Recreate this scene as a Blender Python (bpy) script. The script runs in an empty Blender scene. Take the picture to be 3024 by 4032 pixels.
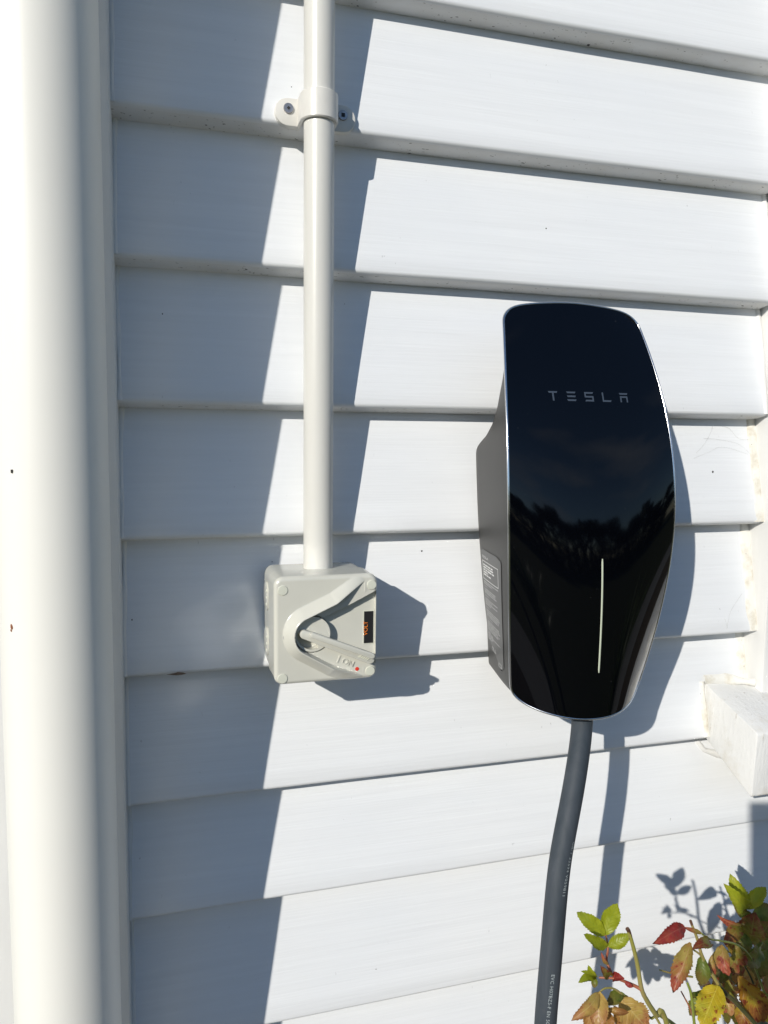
import bpy, bmesh, math, random
import numpy as np
from mathutils import Vector, Matrix, noise
R = math.radians
random.seed(7)
sc = bpy.context.scene
col = sc.collection

# ------------------------------------------------------------------ camera
H = 1.25                                   # camera height above the ground
CD, YAW, PITCH, ROLL, FPX = 0.67467, 0.28581, -0.09960, 0.010968, 3050.0
_cy, _sy, _cp, _sp = math.cos(YAW), math.sin(YAW), math.cos(PITCH), math.sin(PITCH)
FW = Vector((_sy * _cp, _cy * _cp, _sp))
_r = Vector((_cy, -_sy, 0)); _u = _r.cross(FW)
RT = math.cos(ROLL) * _r + math.sin(ROLL) * _u
UP = -math.sin(ROLL) * _r + math.cos(ROLL) * _u
cam_d = bpy.data.cameras.new('camera'); cam = bpy.data.objects.new('camera', cam_d); col.objects.link(cam)
cam_d.sensor_fit = 'VERTICAL'; cam_d.sensor_height = 36; cam_d.lens = 36 * FPX / 4032
cam_d.clip_start = 0.01; cam_d.clip_end = 500
m = Matrix.Identity(4)
for i in range(3):
    m[i][0], m[i][1], m[i][2] = RT[i], UP[i], -FW[i]
m[0][3], m[1][3], m[2][3] = 0, -CD, H
cam.matrix_world = m
sc.camera = cam

def at(px, py, y):
    """photograph pixel (3024 wide) -> point on the vertical plane y (z relative to camera height)"""
    v = FW + RT * ((px - 1512) / FPX) + UP * ((2016 - py) / FPX)
    t = (y + CD) / v.y
    return Vector((v.x * t, y, v.z * t))

# ------------------------------------------------------------------ sky, sun, exposure
SUN = Vector((1.0, 1.0, -0.62))            # travel direction of the light
el = math.atan2(0.62, math.hypot(1, 1))
w = bpy.data.worlds.new('World'); sc.world = w; w.use_nodes = True
nt = w.node_tree; nt.nodes.clear()
wo = nt.nodes.new('ShaderNodeOutputWorld'); bg = nt.nodes.new('ShaderNodeBackground')
sky = nt.nodes.new('ShaderNodeTexSky'); sky.sky_type = 'NISHITA'; sky.sun_disc = False
sky.sun_elevation = el; sky.sun_rotation = R(225)
sky.air_density = 1.0; sky.dust_density = 0.15; sky.ozone_density = 4.0
tc = nt.nodes.new('ShaderNodeTexCoord'); mp = nt.nodes.new('ShaderNodeMapping'); mp.inputs['Scale'].default_value = (1, 1, 2.2)
cn = nt.nodes.new('ShaderNodeTexNoise'); cn.inputs['Scale'].default_value = 2.6; cn.inputs['Detail'].default_value = 7
cr = nt.nodes.new('ShaderNodeValToRGB'); cr.color_ramp.elements[0].position = 0.55; cr.color_ramp.elements[1].position = 0.74
cr.color_ramp.elements[1].color = (0.6, 0.6, 0.6, 1)
mx = nt.nodes.new('ShaderNodeMix'); mx.data_type = 'RGBA'; mx.inputs['B'].default_value = (5.0, 5.3, 5.8, 1)
nt.links.new(tc.outputs['Generated'], mp.inputs['Vector']); nt.links.new(mp.outputs['Vector'], cn.inputs['Vector'])
nt.links.new(cn.outputs['Fac'], cr.inputs['Fac']); nt.links.new(cr.outputs['Color'], mx.inputs['Factor'])
nt.links.new(sky.outputs['Color'], mx.inputs['A']); nt.links.new(mx.outputs['Result'], bg.inputs['Color'])
bg.inputs['Strength'].default_value = 0.108
nt.links.new(bg.outputs['Background'], wo.inputs['Surface'])
sl = bpy.data.lights.new('sun', 'SUN'); sl.energy = 4.0; sl.angle = R(0.53); sl.color = (1.0, 0.95, 0.86)
so = bpy.data.objects.new('sun', sl); col.objects.link(so)
so.rotation_euler = SUN.to_track_quat('-Z', 'Y').to_euler(); so.location = (-4, -4, 5)
vs = sc.view_settings; vs.view_transform = 'Standard'; vs.look = 'None'; vs.gamma = 1; vs.exposure = 0.04; vs.use_curve_mapping = False
sc.render.engine = 'CYCLES'
sc.cycles.use_denoising = True; sc.cycles.max_bounces = 10; sc.cycles.diffuse_bounces = 5; sc.cycles.glossy_bounces = 5
sc.cycles.blur_glossy = 0.1; sc.cycles.caustics_reflective = True; sc.cycles.sample_clamp_indirect = 60

# ------------------------------------------------------------------ materials
def mat(name, color, rough=0.5, spec=0.5, metal=0.0, coat=0.0):
    m = bpy.data.materials.new(name); m.use_nodes = True
    b = m.node_tree.nodes['Principled BSDF']
    b.inputs['Base Color'].default_value = (*color, 1); b.inputs['Roughness'].default_value = rough
    b.inputs['Specular IOR Level'].default_value = spec; b.inputs['Metallic'].default_value = metal
    b.inputs['Coat Weight'].default_value = coat
    return m
class N:
    """small helper for building node trees on a Principled material"""
    def __init__(s, m): s.m = m; s.t = m.node_tree; s.b = s.t.nodes['Principled BSDF']
    def new(s, k, **kw):
        n = s.t.nodes.new(k)
        for a, v in kw.items():
            if a in n.inputs: n.inputs[a].default_value = v
            else: setattr(n, a, v)
        return n
    def link(s, a, b): s.t.links.new(a, b)
    def coord(s, scale=(1, 1, 1), out='Object'):
        c = s.new('ShaderNodeTexCoord'); mp = s.new('ShaderNodeMapping'); mp.inputs['Scale'].default_value = scale
        s.link(c.outputs[out], mp.inputs['Vector']); return mp.outputs['Vector']
    def noise(s, vec, scale=5, detail=4, rough=0.5, dist=0.0):
        n = s.new('ShaderNodeTexNoise'); n.inputs['Scale'].default_value = scale; n.inputs['Detail'].default_value = detail
        n.inputs['Roughness'].default_value = rough; n.inputs['Distortion'].default_value = dist
        s.link(vec, n.inputs['Vector']); return n.outputs['Fac']
    def ramp(s, fac, stops):
        n = s.new('ShaderNodeValToRGB'); r = n.color_ramp
        while len(r.elements) < len(stops): r.elements.new(0.5)
        for e, (p, c) in zip(r.elements, stops):
            e.position = p; e.color = (*c, 1) if len(c) == 3 else c
        s.link(fac, n.inputs['Fac']); return n.outputs['Color']
    def mix(s, fac, a, b, mode='MIX'):
        n = s.new('ShaderNodeMix'); n.data_type = 'RGBA'; n.blend_type = mode
        for key, v in (('Factor', fac), ('A', a), ('B', b)):
            if hasattr(v, 'links'): s.link(v, n.inputs[key])
            elif key == 'Factor': n.inputs[key].default_value = v
            else: n.inputs[key].default_value = (*v, 1)
        return n.outputs['Result']
    def bump(s, h, strength=0.2, dist=0.001):
        n = s.new('ShaderNodeBump'); n.inputs['Strength'].default_value = strength; n.inputs['Distance'].default_value = dist
        s.link(h, n.inputs['Height']); s.link(n.outputs['Normal'], s.b.inputs['Normal']); return n
    def color(s, c): s.link(c, s.b.inputs['Base Color'])

def g(v): return (v, v, v)

PAINT = (0.795, 0.81, 0.825)
def paint_material(name, specks=False):
    m = mat(name, PAINT, 0.42, 0.4); n = N(m)
    v = n.coord((6, 30, 160)); streak = n.noise(v, 1.0, 5, 0.6, 0.3)
    v2 = n.coord((1, 1, 1)); blot = n.noise(v2, 7, 4, 0.55)
    base = n.mix(n.ramp(streak, [(0.3, g(0.0)), (0.7, g(1.0))]), tuple(c * 0.945 for c in PAINT), PAINT)
    base = n.mix(n.ramp(blot, [(0.42, g(0.0)), (0.75, g(0.5))]), base, (0.735, 0.76, 0.79))
    # scattered small marks and scuffs
    v3 = n.coord((1.0, 1.0, 0.55)); sp = n.noise(v3, 260, 2, 0.5)
    gate = n.noise(v2, 14, 2, 0.5)
    mk = n.mix(1.0, n.ramp(sp, [(0.735, g(0)), (0.77, g(0.55))]), n.ramp(gate, [(0.5, g(0)), (0.65, g(1))]), 'MULTIPLY')
    base = n.mix(mk, base, (0.36, 0.36, 0.36))
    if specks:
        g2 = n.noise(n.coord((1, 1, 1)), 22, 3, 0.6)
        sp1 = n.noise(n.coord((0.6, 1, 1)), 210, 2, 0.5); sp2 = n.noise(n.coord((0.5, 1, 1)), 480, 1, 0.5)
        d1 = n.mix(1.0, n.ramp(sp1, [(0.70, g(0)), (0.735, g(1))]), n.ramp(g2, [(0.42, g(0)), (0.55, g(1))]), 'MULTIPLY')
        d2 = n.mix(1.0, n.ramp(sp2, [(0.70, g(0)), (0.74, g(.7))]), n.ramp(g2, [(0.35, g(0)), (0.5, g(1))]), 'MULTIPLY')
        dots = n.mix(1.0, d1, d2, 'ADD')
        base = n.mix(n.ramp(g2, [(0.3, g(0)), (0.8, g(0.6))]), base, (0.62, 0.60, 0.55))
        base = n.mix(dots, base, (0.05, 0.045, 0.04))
    n.color(base)
    fine = n.noise(n.coord((10, 60, 420)), 1.0, 3, 0.6)
    hh = n.mix(0.5, fine, blot)
    n.bump(hh, 0.30, 0.0014)
    return m
M_PAINT = paint_material('white_weatherboard_paint')
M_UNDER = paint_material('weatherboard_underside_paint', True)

def simple_noisy(name, color, rough, amt=0.05, scale=40, spec=0.5, bump=0.0, bscale=400, stretch=(1, 1, 1), coat=0.0):
    m = mat(name, color, rough, spec, coat=coat); n = N(m)
    f = n.noise(n.coord(stretch), scale, 4, 0.55)
    n.color(n.mix(n.ramp(f, [(0.3, g(0)), (0.7, g(1))]), tuple(c * (1 - amt) for c in color), tuple(min(1, c * (1 + amt * .5)) for c in color)))
    if bump: n.bump(n.noise(n.coord(), bscale, 3), bump, 0.0006)
    return m
def stained_trim():
    m = mat('stained_sill_paint', (0.79, 0.79, 0.77), 0.5, 0.35); n = N(m)
    a = n.noise(n.coord((1, 1, 1)), 26, 6, 0.7); b = n.noise(n.coord((4, 4, 1)), 60, 5, 0.65)
    c = n.mix(n.ramp(a, [(0.50, g(0)), (0.70, g(.7))]), (0.735, 0.735, 0.72), (0.60, 0.56, 0.48))
    c = n.mix(n.ramp(b, [(0.64, g(0)), (0.70, g(.6))]), c, (0.38, 0.33, 0.27))
    n.color(c); n.bump(n.mix(.5, a, b), .6, .003); return m
M_SILL = stained_trim()
M_TRIM = simple_noisy('white_trim_paint', (0.74, 0.74, 0.725), 0.45, 0.04, 30, 0.4, 0.25, 250, (3, 3, .4))
M_PIPE = simple_noisy('cream_pipe_enamel', (0.83, 0.815, 0.755), 0.42, 0.02, 8, 0.4, 0.05, 500)
M_PVC = simple_noisy('grey_white_pvc', (0.67, 0.66, 0.615), 0.30, 0.05, 25, 0.5, 0.06, 300, (1, 1, .2))
M_SADDLE = simple_noisy('saddle_pvc', (0.70, 0.685, 0.64), 0.32, 0.05, 60, 0.5, 0.08, 300)
M_BOX = simple_noisy('pale_grey_switch_plastic', (0.60, 0.595, 0.53), 0.19, 0.03, 30, 0.8, 0.006, 900)
M_CAP = simple_noisy('pale_grey_cap_plastic', (0.62, 0.63, 0.54), 0.40, 0.03, 60)
M_POCKET = simple_noisy('grey_pocket_plastic', (0.36, 0.36, 0.34), 0.5, 0.05, 60)
M_STEEL = simple_noisy('screw_steel', (0.42, 0.41, 0.42), 0.38, 0.25, 300); M_STEEL.node_tree.nodes['Principled BSDF'].inputs['Metallic'].default_value = 0.9
M_BLACKHOLE = mat('dark_recess', (0.02, 0.02, 0.02), 0.6)
M_BODY = simple_noisy('charcoal_charger_plastic', (0.046, 0.045, 0.043), 0.45, 0.06, 40, 0.4, 0.12, 1500)
M_LABELPLATE = simple_noisy('charger_label_plate', (0.095, 0.095, 0.094), 0.42, 0.04, 40)
M_PRINT = mat('label_print_grey', (0.42, 0.42, 0.42), 0.5)
M_PRINTL = mat('label_print_pale', (0.75, 0.75, 0.74), 0.5)
M_LOGO = mat('logo_grey_print', (0.050, 0.066, 0.092), 0.35)
M_BAR = mat('indicator_bar_diffuser', (0.52, 0.56, 0.43), 0.35)
M_RIM = mat('polished_rim', (0.72, 0.72, 0.72), 0.14, 0.5, 1.0)
M_RED = mat('red_marker', (0.72, 0.05, 0.03), 0.4)
M_BLACKLABEL = mat('black_sticker', (0.02, 0.02, 0.022), 0.25)
M_ORANGE = mat('orange_print', (0.85, 0.22, 0.02), 0.4)
M_CABLEPRINT = mat('cable_print', (0.34, 0.38, 0.39), 0.5)
M_DARKSPOT = mat('dirt_fleck', (0.025, 0.022, 0.02), 0.8)
M_RUST = mat('rust_fleck', (0.25, 0.08, 0.03), 0.8)

def glass_black():
    m = mat('black_glass', (0.0010, 0.0013, 0.0024), 0.012, 0.42); n = N(m)
    f = n.noise(n.coord((1, 1, .6)), 30, 5, 0.65)
    mr = n.new('ShaderNodeMapRange'); mr.inputs['From Min'].default_value = .45; mr.inputs['From Max'].default_value = .8
    mr.inputs['To Min'].default_value = .05; mr.inputs['To Max'].default_value = .10
    n.link(f, mr.inputs['Value']); n.link(mr.outputs['Result'], n.b.inputs['Roughness'])
    d = n.noise(n.coord(), 420, 2, .5); gt = n.noise(n.coord((1, 1, .5)), 18, 4, .6)
    dm = n.mix(1.0, n.ramp(d, [(0.74, g(0)), (0.78, g(1))]), n.ramp(gt, [(0.50, g(0)), (0.66, g(.8))]), 'MULTIPLY')
    n.color(n.mix(dm, (0.0010, 0.0013, 0.0024), (0.06, 0.06, 0.06)))
    return m
M_GLASS = glass_black()
def cable_mat():
    m = mat('grey_cable_rubber', (0.075, 0.085, 0.095), 0.62, 0.3); n = N(m)
    a = n.noise(n.coord((60, 60, 9)), 1, 5, 0.6, 0.6); b = n.noise(n.coord((1, 1, .5)), 60, 4, 0.6)
    c = n.mix(n.ramp(a, [(0.35, g(0)), (0.7, g(1))]), (0.034, 0.045, 0.056), (0.062, 0.072, 0.086))
    c = n.mix(n.ramp(b, [(0.58, g(0)), (0.72, g(.7))]), c, (0.078, 0.080, 0.092))
    n.color(c); n.bump(n.noise(n.coord(), 700, 3), 0.12, 0.0005)
    return m
M_CABLE = cable_mat()
def sealant_mat():
    m = mat('aged_sealant', (0.62, 0.58, 0.50), 0.6); n = N(m)
    a = n.noise(n.coord(), 45, 5, 0.65); b = n.noise(n.coord(), 260, 3, 0.6)
    c = n.ramp(a, [(0.28, (0.50, 0.45, 0.36)), (0.42, (0.66, 0.63, 0.55)), (0.55, (0.76, 0.75, 0.70))])
    c = n.mix(n.ramp(b, [(0.70, g(0)), (0.76, g(.9))]), c, (0.12, 0.09, 0.06))
    n.color(c); n.bump(b, 0.5, 0.001); return m
M_SEAL = sealant_mat()

# ------------------------------------------------------------------ geometry helpers  (z given relative to the camera height)
def root_of(o):
    while o.parent: o = o.parent
    return o
def add(name, verts, faces, material, parent=None, smooth=True, angle=None, slots=None, idx=None, uvs=None):
    me = bpy.data.meshes.new(name)
    V = [Vector(v) + Vector((0, 0, H)) for v in verts]
    if parent: org = root_of(parent).location.copy()
    else:
        xs = [v.x for v in V]; ys = [v.y for v in V]; zs = [v.z for v in V]
        org = Vector(((min(xs) + max(xs)) / 2, (min(ys) + max(ys)) / 2, min(zs)))
    me.from_pydata([v - org for v in V], [], faces); me.validate(); me.update()
    for mm in (slots or [material]): me.materials.append(mm)
    if idx is not None and len(idx) == len(me.polygons): me.polygons.foreach_set('material_index', idx)
    if smooth:
        me.polygons.foreach_set('use_smooth', [True] * len(me.polygons))
        if angle is not None: me.set_sharp_from_angle(angle=R(angle))
    if uvs is not None:
        ul = me.uv_layers.new(name='UVMap')
        for l in me.loops: ul.data[l.index].uv = uvs[l.vertex_index]
    o = bpy.data.objects.new(name, me); col.objects.link(o)
    if parent: o.parent = parent
    else: o.location = org
    return o
def thing(name, label, cat, loc, group=None):
    o = bpy.data.objects.new(name, None); col.objects.link(o); o.empty_display_size = 0.05
    o.location = Vector(loc) + Vector((0, 0, H)); o['label'] = label; o['category'] = cat
    if group: o['group'] = group
    return o
def tag(o, label, cat, kind=None):
    o['label'] = label; o['category'] = cat
    if kind: o['kind'] = kind
    return o
def bm_out(bm):
    bm.verts.ensure_lookup_table()
    bm.verts.index_update()
    v = [tuple(x.co) for x in bm.verts]; f = [[q.index for q in p.verts] for p in bm.faces]; bm.free(); return v, f
def box(x0, x1, y0, y1, z0, z1, bev=0.0, seg=2):
    bm = bmesh.new(); bmesh.ops.create_cube(bm, size=1)
    for v in bm.verts:
        v.co = Vector(((x0 + x1) / 2 + v.co.x * (x1 - x0), (y0 + y1) / 2 + v.co.y * (y1 - y0), (z0 + z1) / 2 + v.co.z * (z1 - z0)))
    if bev: bmesh.ops.bevel(bm, geom=bm.edges[:], offset=bev, segments=seg, profile=.5, affect='EDGES')
    return bm_out(bm)
def tube(path, radii, seg=16, caps=True):
    P = [Vector(p) for p in path]
    if not hasattr(radii, '__len__'): radii = [radii] * len(P)
    V, F = [], []
    ref = None
    for i, p in enumerate(P):
        t = (P[min(i + 1, len(P) - 1)] - P[max(i - 1, 0)]).normalized()
        if ref is None: ref = t.cross(Vector((0, 1, 0)) if abs(t.y) < .9 else Vector((1, 0, 0))).normalized()
        ref = (ref - t * ref.dot(t)).normalized(); bi = t.cross(ref)
        for k in range(seg):
            a = 2 * math.pi * k / seg; V.append(p + (ref * math.cos(a) + bi * math.sin(a)) * radii[i])
    for i in range(len(P) - 1):
        for k in range(seg):
            a, b = i * seg + k, i * seg + (k + 1) % seg; F.append([a, b, b + seg, a + seg])
    if caps: F.append(list(range(seg))[::-1]); F.append([(len(P) - 1) * seg + k for k in range(seg)])
    return V, F
def prism(poly, y0, y1):
    """polygon of (x,z) extruded along y; y0 is the front (towards the camera)"""
    n = len(poly)
    V = [Vector((x, y0, z)) for x, z in poly] + [Vector((x, y1, z)) for x, z in poly]
    F = [list(range(n)), list(range(2 * n - 1, n - 1, -1))] + [[i, i + n, (i + 1) % n + n, (i + 1) % n] for i in range(n)]
    return V, F
def recalc(v, f):
    bm = bmesh.new(); vs = [bm.verts.new(x) for x in v]
    for q in f:
        try: bm.faces.new([vs[i] for i in q])
        except ValueError: pass
    bmesh.ops.recalc_face_normals(bm, faces=bm.faces[:]); return bm_out(bm)
def bevelled(v, f, off, seg=2, ang=25):
    bm = bmesh.new(); vs = [bm.verts.new(x) for x in v]
    for q in f: bm.faces.new([vs[i] for i in q])
    bmesh.ops.recalc_face_normals(bm, faces=bm.faces[:])
    e = [x for x in bm.edges if x.is_manifold and x.calc_face_angle(0) > R(ang)]
    bmesh.ops.bevel(bm, geom=e, offset=off, segments=seg, profile=.5, affect='EDGES', clamp_overlap=True)
    return bm_out(bm)
def disc(c, nrm, rad, h, seg=20, dome=0.0):
    """short cylinder from c along nrm"""
    nrm = Vector(nrm).normalized(); a = nrm.orthogonal().normalized(); b = nrm.cross(a)
    c = Vector(c); V = []; F = []
    rings = [(rad, 0), (rad, h * .7), (rad * .93, h)]
    for rr, hh in rings:
        V += [c + nrm * hh + (a * math.cos(2 * math.pi * k / seg) + b * math.sin(2 * math.pi * k / seg)) * rr for k in range(seg)]
    V.append(c + nrm * (h + dome)); top = len(V) - 1
    for i in range(2):
        for k in range(seg): F.append([i * seg + k, i * seg + (k + 1) % seg, (i + 1) * seg + (k + 1) % seg, (i + 1) * seg + k])
    for k in range(seg): F.append([2 * seg + k, 2 * seg + (k + 1) % seg, top])
    F.append(list(range(seg))[::-1])
    return V, F
def text_mesh(s, size=1.0, extrude=0.0, spacing=1.0):
    """lettering outline as flat mesh: verts (x,y,z) baseline at 0, letter height ~0.7*size"""
    cu = bpy.data.curves.new('t', 'FONT'); cu.body = s; cu.size = size; cu.extrude = extrude; cu.space_character = spacing
    cu.resolution_u = 3
    o = bpy.data.objects.new('t', cu); col.objects.link(o)
    dg = bpy.context.evaluated_depsgraph_get(); me = o.evaluated_get(dg).to_mesh()
    v = [tuple(x.co) for x in me.vertices]; f = [list(p.vertices) for p in me.polygons]
    o.evaluated_get(dg).to_mesh_clear(); bpy.data.objects.remove(o); bpy.data.curves.remove(cu)
    return v, f

# ------------------------------------------------------------------ the setting
def plane(name, x0, x1, y0, y1, z, material, kind='structure'):
    o = add(name, [(x0, y0, z - H), (x1, y0, z - H), (x1, y1, z - H), (x0, y1, z - H)], [[0, 1, 2, 3]], material, smooth=False)
    o['kind'] = kind; return o
def ground_mat(name, a, b, sc1, rough=0.9, bump=0.6):
    m = mat(name, a, rough, 0.2); n = N(m); f = n.noise(n.coord(), sc1, 8, 0.65); f2 = n.noise(n.coord(), sc1 * 12, 4, 0.6)
    n.color(n.mix(n.ramp(n.mix(0.5, f, f2), [(0.35, g(0)), (0.65, g(1))]), a, b)); n.bump(f2, bump, 0.02); return m
plane('ground', -80, 80, -120, 60, 0.0, ground_mat('lawn_ground', (0.05, 0.06, 0.02), (0.09, 0.085, 0.035), 3))
plane('path', -6, 8, -1.5, -0.75, 0.004, ground_mat('concrete_path', (0.27, 0.25, 0.22), (0.34, 0.32, 0.285), 6, 0.85, 0.2))
plane('garden_bed', -1.2, 6, -0.745, 0.05, 0.008, ground_mat('garden_soil', (0.13, 0.10, 0.065), (0.24, 0.19, 0.13), 18, 0.95, 1.0))

# ------------------------------------------------------------------ weatherboard wall
T = 0.0225
EDGE = [0.3757, 0.2578, 0.1409, 0.0244, -0.0894, -0.2079, -0.3220, -0.4265, -0.5507]
Z = list(EDGE)
while Z[0] < 1.36: Z.insert(0, Z[0] + 0.1175)
while Z[-1] > -0.98: Z.append(Z[-1] - 0.1175)
wall = thing('weatherboard_wall', 'white painted horizontal weatherboard wall behind the black charger and grey conduit', 'wall', (0.8, 0.05, -H + 0.2))
XL, XW, XR = -0.0300, 0.6170, 2.2
def board(z0, z1, x0, x1, seed):
    pitch = z1 - z0
    prof = [(0.030, -0.0046), (T + .002, -0.0044), (0.012, -0.0024), (0.0034, -0.0006), (0.0016, 0.0003), (0.0005, 0.0015), (0.0, 0.0034)]
    nf = 8
    for i in range(1, nf + 1):
        t = i / nf; prof.append((T * t, 0.0034 + (pitch - 0.0016 - 0.0034) * t))
    prof.append((0.030, pitch - 0.0016))
    n = max(8, int((x1 - x0) / 0.02)); V, F, I = [], [], []
    rnd = random.Random(seed); ph = rnd.uniform(0, 50)
    cup = rnd.uniform(-.0005, .0006)
    for i in range(n + 1):
        x = x0 + (x1 - x0) * i / n
        wz = noise.noise(Vector((x * 3.0, ph, 0))) * 0.0009 + noise.noise(Vector((x * 14, ph, 3))) * 0.00025
        wy = noise.noise(Vector((x * 2.5, ph, 9))) * 0.0008
        for j, (y, z) in enumerate(prof):
            lo = max(0.0, 1 - max(z, 0) / pitch)
            cu = cup * math.sin(math.pi * min(max(z / pitch, 0), 1))
            V.append((x, y + wy * lo + cu * (6 < j < len(prof) - 1), z0 + z + wz * lo))
    k = len(prof)
    for i in range(n):
        for j in range(k):
            a, b = i * k + j, i * k + (j + 1) % k
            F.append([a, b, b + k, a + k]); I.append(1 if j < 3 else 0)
    F.append(list(range(k))); F.append([n * k + j for j in range(k)][::-1]); I += [0, 0]
    return V, F, I
for i in range(len(Z) - 1):
    zt, zb = Z[i], Z[i + 1]
    x1 = XR if (zt < -0.32 or zb > 0.98) else XW
    v, f, I = board(zb, zt, XL, x1, 100 + i)
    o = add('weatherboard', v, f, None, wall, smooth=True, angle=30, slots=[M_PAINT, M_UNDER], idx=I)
v, f = box(XL, XR, 0.030, 0.13, -H + 0.22, 1.40); add('wall_backing', v, f, M_TRIM, wall, False)
v, f = box(-0.16, XR, 0.012, 0.13, -H - 0.02, -H + 0.235, .004); add('foundation', v, f, simple_noisy('foundation_concrete', (0.32, 0.31, 0.29), .9, .15, 12), wall, False)
# sealant along the board ends
def sealant(xc, pts, parent, width, amp, yfun, name='sealant_bead', seed=0, material=None):
    V, F = [], []; k = 7
    for i, z in enumerate(pts):
        wv = width * (1 + amp * noise.noise(Vector((z * 30, seed, 1)))) ; xo = xc + 0.0015 * noise.noise(Vector((z * 14, seed, 5)))
        y = yfun(z)
        for j in range(k):
            a = math.pi * j / (k - 1)
            V.append((xo - math.cos(a) * wv / 2, y - math.sin(a) * 0.0026 * (1 + .4 * noise.noise(Vector((z * 60, j, seed)))) + .001, z))
    for i in range(len(pts) - 1):
        for j in range(k - 1):
            a = i * k + j; F.append([a, a + k, a + k + 1, a + 1])
    return add(name, V, F, material or M_SEAL, parent)
def board_y(z):
    for i in range(len(Z) - 1):
        if Z[i + 1] <= z < Z[i]: return T * (z - Z[i + 1]) / (Z[i] - Z[i + 1])
    return 0
for i in range(len(Z) - 1):
    zt, zb = Z[i], Z[i + 1]
    if zt < -0.3 or zb > 0.95: continue
    n = 24; pts = [zb + (zt - zb) * (0.012 + 0.976 * j / n) for j in range(n + 1)]
    sealant(0.6165, pts, wall, 0.007 + .008 * (zb < -0.01), 0.7, lambda z: board_y(z), seed=i, material=M_SEAL if zb < -.01 else M_TRIM)
for i in range(len(Z) - 1):
    zt, zb = Z[i], Z[i + 1]
    if zb > 0.6 or zt < -.7: continue
    n = 24; pts = [zb + (zt - zb) * (0.012 + 0.976 * j / n) for j in range(n + 1)]
    sealant(-0.0288, pts, wall, 0.005, 0.6, lambda z: board_y(z), seed=40 + i, material=M_TRIM)

# ------------------------------------------------------------------ corner board
v, f = box(-0.175, -0.0300, -0.0275, 0.13, -H + 0.2, 1.40, 0.0015)
tag(add('corner_board', v, f, M_TRIM, None, True, 40), 'white vertical corner board behind the round downpipe', 'trim board')

# ------------------------------------------------------------------ downpipe
PX, PY, PR = -0.0680, -0.1050, 0.0361
dp = thing('downpipe', 'thick round cream downpipe running down the left edge', 'downpipe', (PX, PY, -H + 0.02))
zs = [-H + 0.06 + (2.62) * i / 40 for i in range(41)]
v, f = tube([(PX + .0008 * math.sin(z * 2.1), PY, z) for z in zs], PR, 64); add('pipe', v, f, M_PIPE, dp, True, 40)
for zz in (-0.95, 1.05):
    V, F = [], []
    for i in range(49):
        a = math.pi * 2 * i / 48
        for rr, dz in ((PR + .0004, 0), (PR + .0025, 0), (PR + .0025, .03), (PR + .0004, .03)):
            V.append((PX + rr * math.cos(a), PY + rr * math.sin(a), zz + dz))
    for i in range(48):
        for j in range(4): F.append([i * 4 + j, i * 4 + (j + 1) % 4, i * 4 + 4 + (j + 1) % 4, i * 4 + 4 + j])
    b = add('pipe_bracket', *recalc(V, F), M_PIPE, dp, True, 40)
    v, f = box(PX - .012, PX + .012, PY + PR, -0.004, zz + .002, zz + .028, .001); add('bracket_arm', v, f, M_PIPE, b, False)
def fleck(px, py, y, rad, material, parent, nrm=(0, -1, 0), name='dirt_fleck', el=1.0):
    c = at(px, py, y); V = []; s = random.random() * 9
    nv = Vector(nrm).normalized(); a = nv.cross(Vector((0, 0, 1))).normalized(); b = a.cross(nv)
    for k in range(9):
        t = 2 * math.pi * k / 9; rr = rad * (0.7 + .6 * random.random())
        V.append(c + nv * .0004 + (a * math.cos(t) + b * math.sin(t) * el) * rr)
    V.append(c + nv * .0010); F = [[k, (k + 1) % 9, 9] for k in range(9)]
    return add(name, V, F, material, parent)
def on_pipe(px, py):
    best = None
    for i in range(400):
        y = PY - PR + PR * i / 400
        q = at(px, py, y)
        if (q.x - PX) ** 2 + (q.y - PY) ** 2 <= PR ** 2: best = q; break
    return best
for px, py, rad, mm in ((48, 1856, .0011, M_DARKSPOT), (47, 2467, .0012, M_RUST), (46, 2482, .0007, M_RUST)):
    q = on_pipe(px, py)
    if q: fleck(px, py, q.y, rad, mm, dp, (q.x - PX, q.y - PY, 0), el=1.4)
for px, py, rad in ((1660, 2169, .0009), (629, 3181, .0011), (1147, 344, .0011), (2806, 1858, .0011), (640, 1236, .0006), (1352, 3225, .0006), (1480, 3815, .0006), (2150, 900, .0007), (520, 2440, .0007), (1071, 2212, .0007)):
    zq = at(px, py, .01).z
    fleck(px, py, board_y(zq), rad, M_DARKSPOT, wall, el=random.uniform(.5, 1.3))

# ------------------------------------------------------------------ conduit
CX, CY, CR = 0.1335, -0.0180, 0.0127
cd = thing('conduit', 'grey-white plastic conduit pipe running down into the switch box', 'conduit', (CX, CY, -0.12))
v, f = tube([(CX, CY, -0.1175 + 1.5 * i / 20) for i in range(21)], CR, 48); add('tube', v, f, M_PVC, cd, True, 40)
# ------------------------------------------------------------------ saddle clip
sd = thing('saddle_clip', 'white plastic saddle clip with two screws holding the conduit', 'pipe clip', (CX, 0, 0.255))
V, F = [], []
ZB0, ZB1 = 0.2550, 0.2775; ro, ri = CR + 0.0030, CR + 0.0002
prof = []
for i in range(25):
    a = math.pi * i / 24; prof.append((math.cos(a), -math.sin(a)))
sect = [(ri, ZB0 + .0), (ro - .0008, ZB0), (ro, ZB0 + .0008), (ro, ZB1 - .0008), (ro - .0008, ZB1), (ri, ZB1)]
rows = [[(CX + r_ * c, CY + r_ * s_, z) for r_, z in sect] for c, s_ in prof]
rows.insert(0, [(CX + r_, 0.004, z) for r_, z in sect]); rows.append([(CX - r_, 0.004, z) for r_, z in sect])
for rw in rows: V += rw
k = len(sect)
for i in range(len(rows) - 1):
    for j in range(k): F.append([i * k + j, i * k + (j + 1) % k, i * k + k + (j + 1) % k, i * k + k + j])
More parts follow.
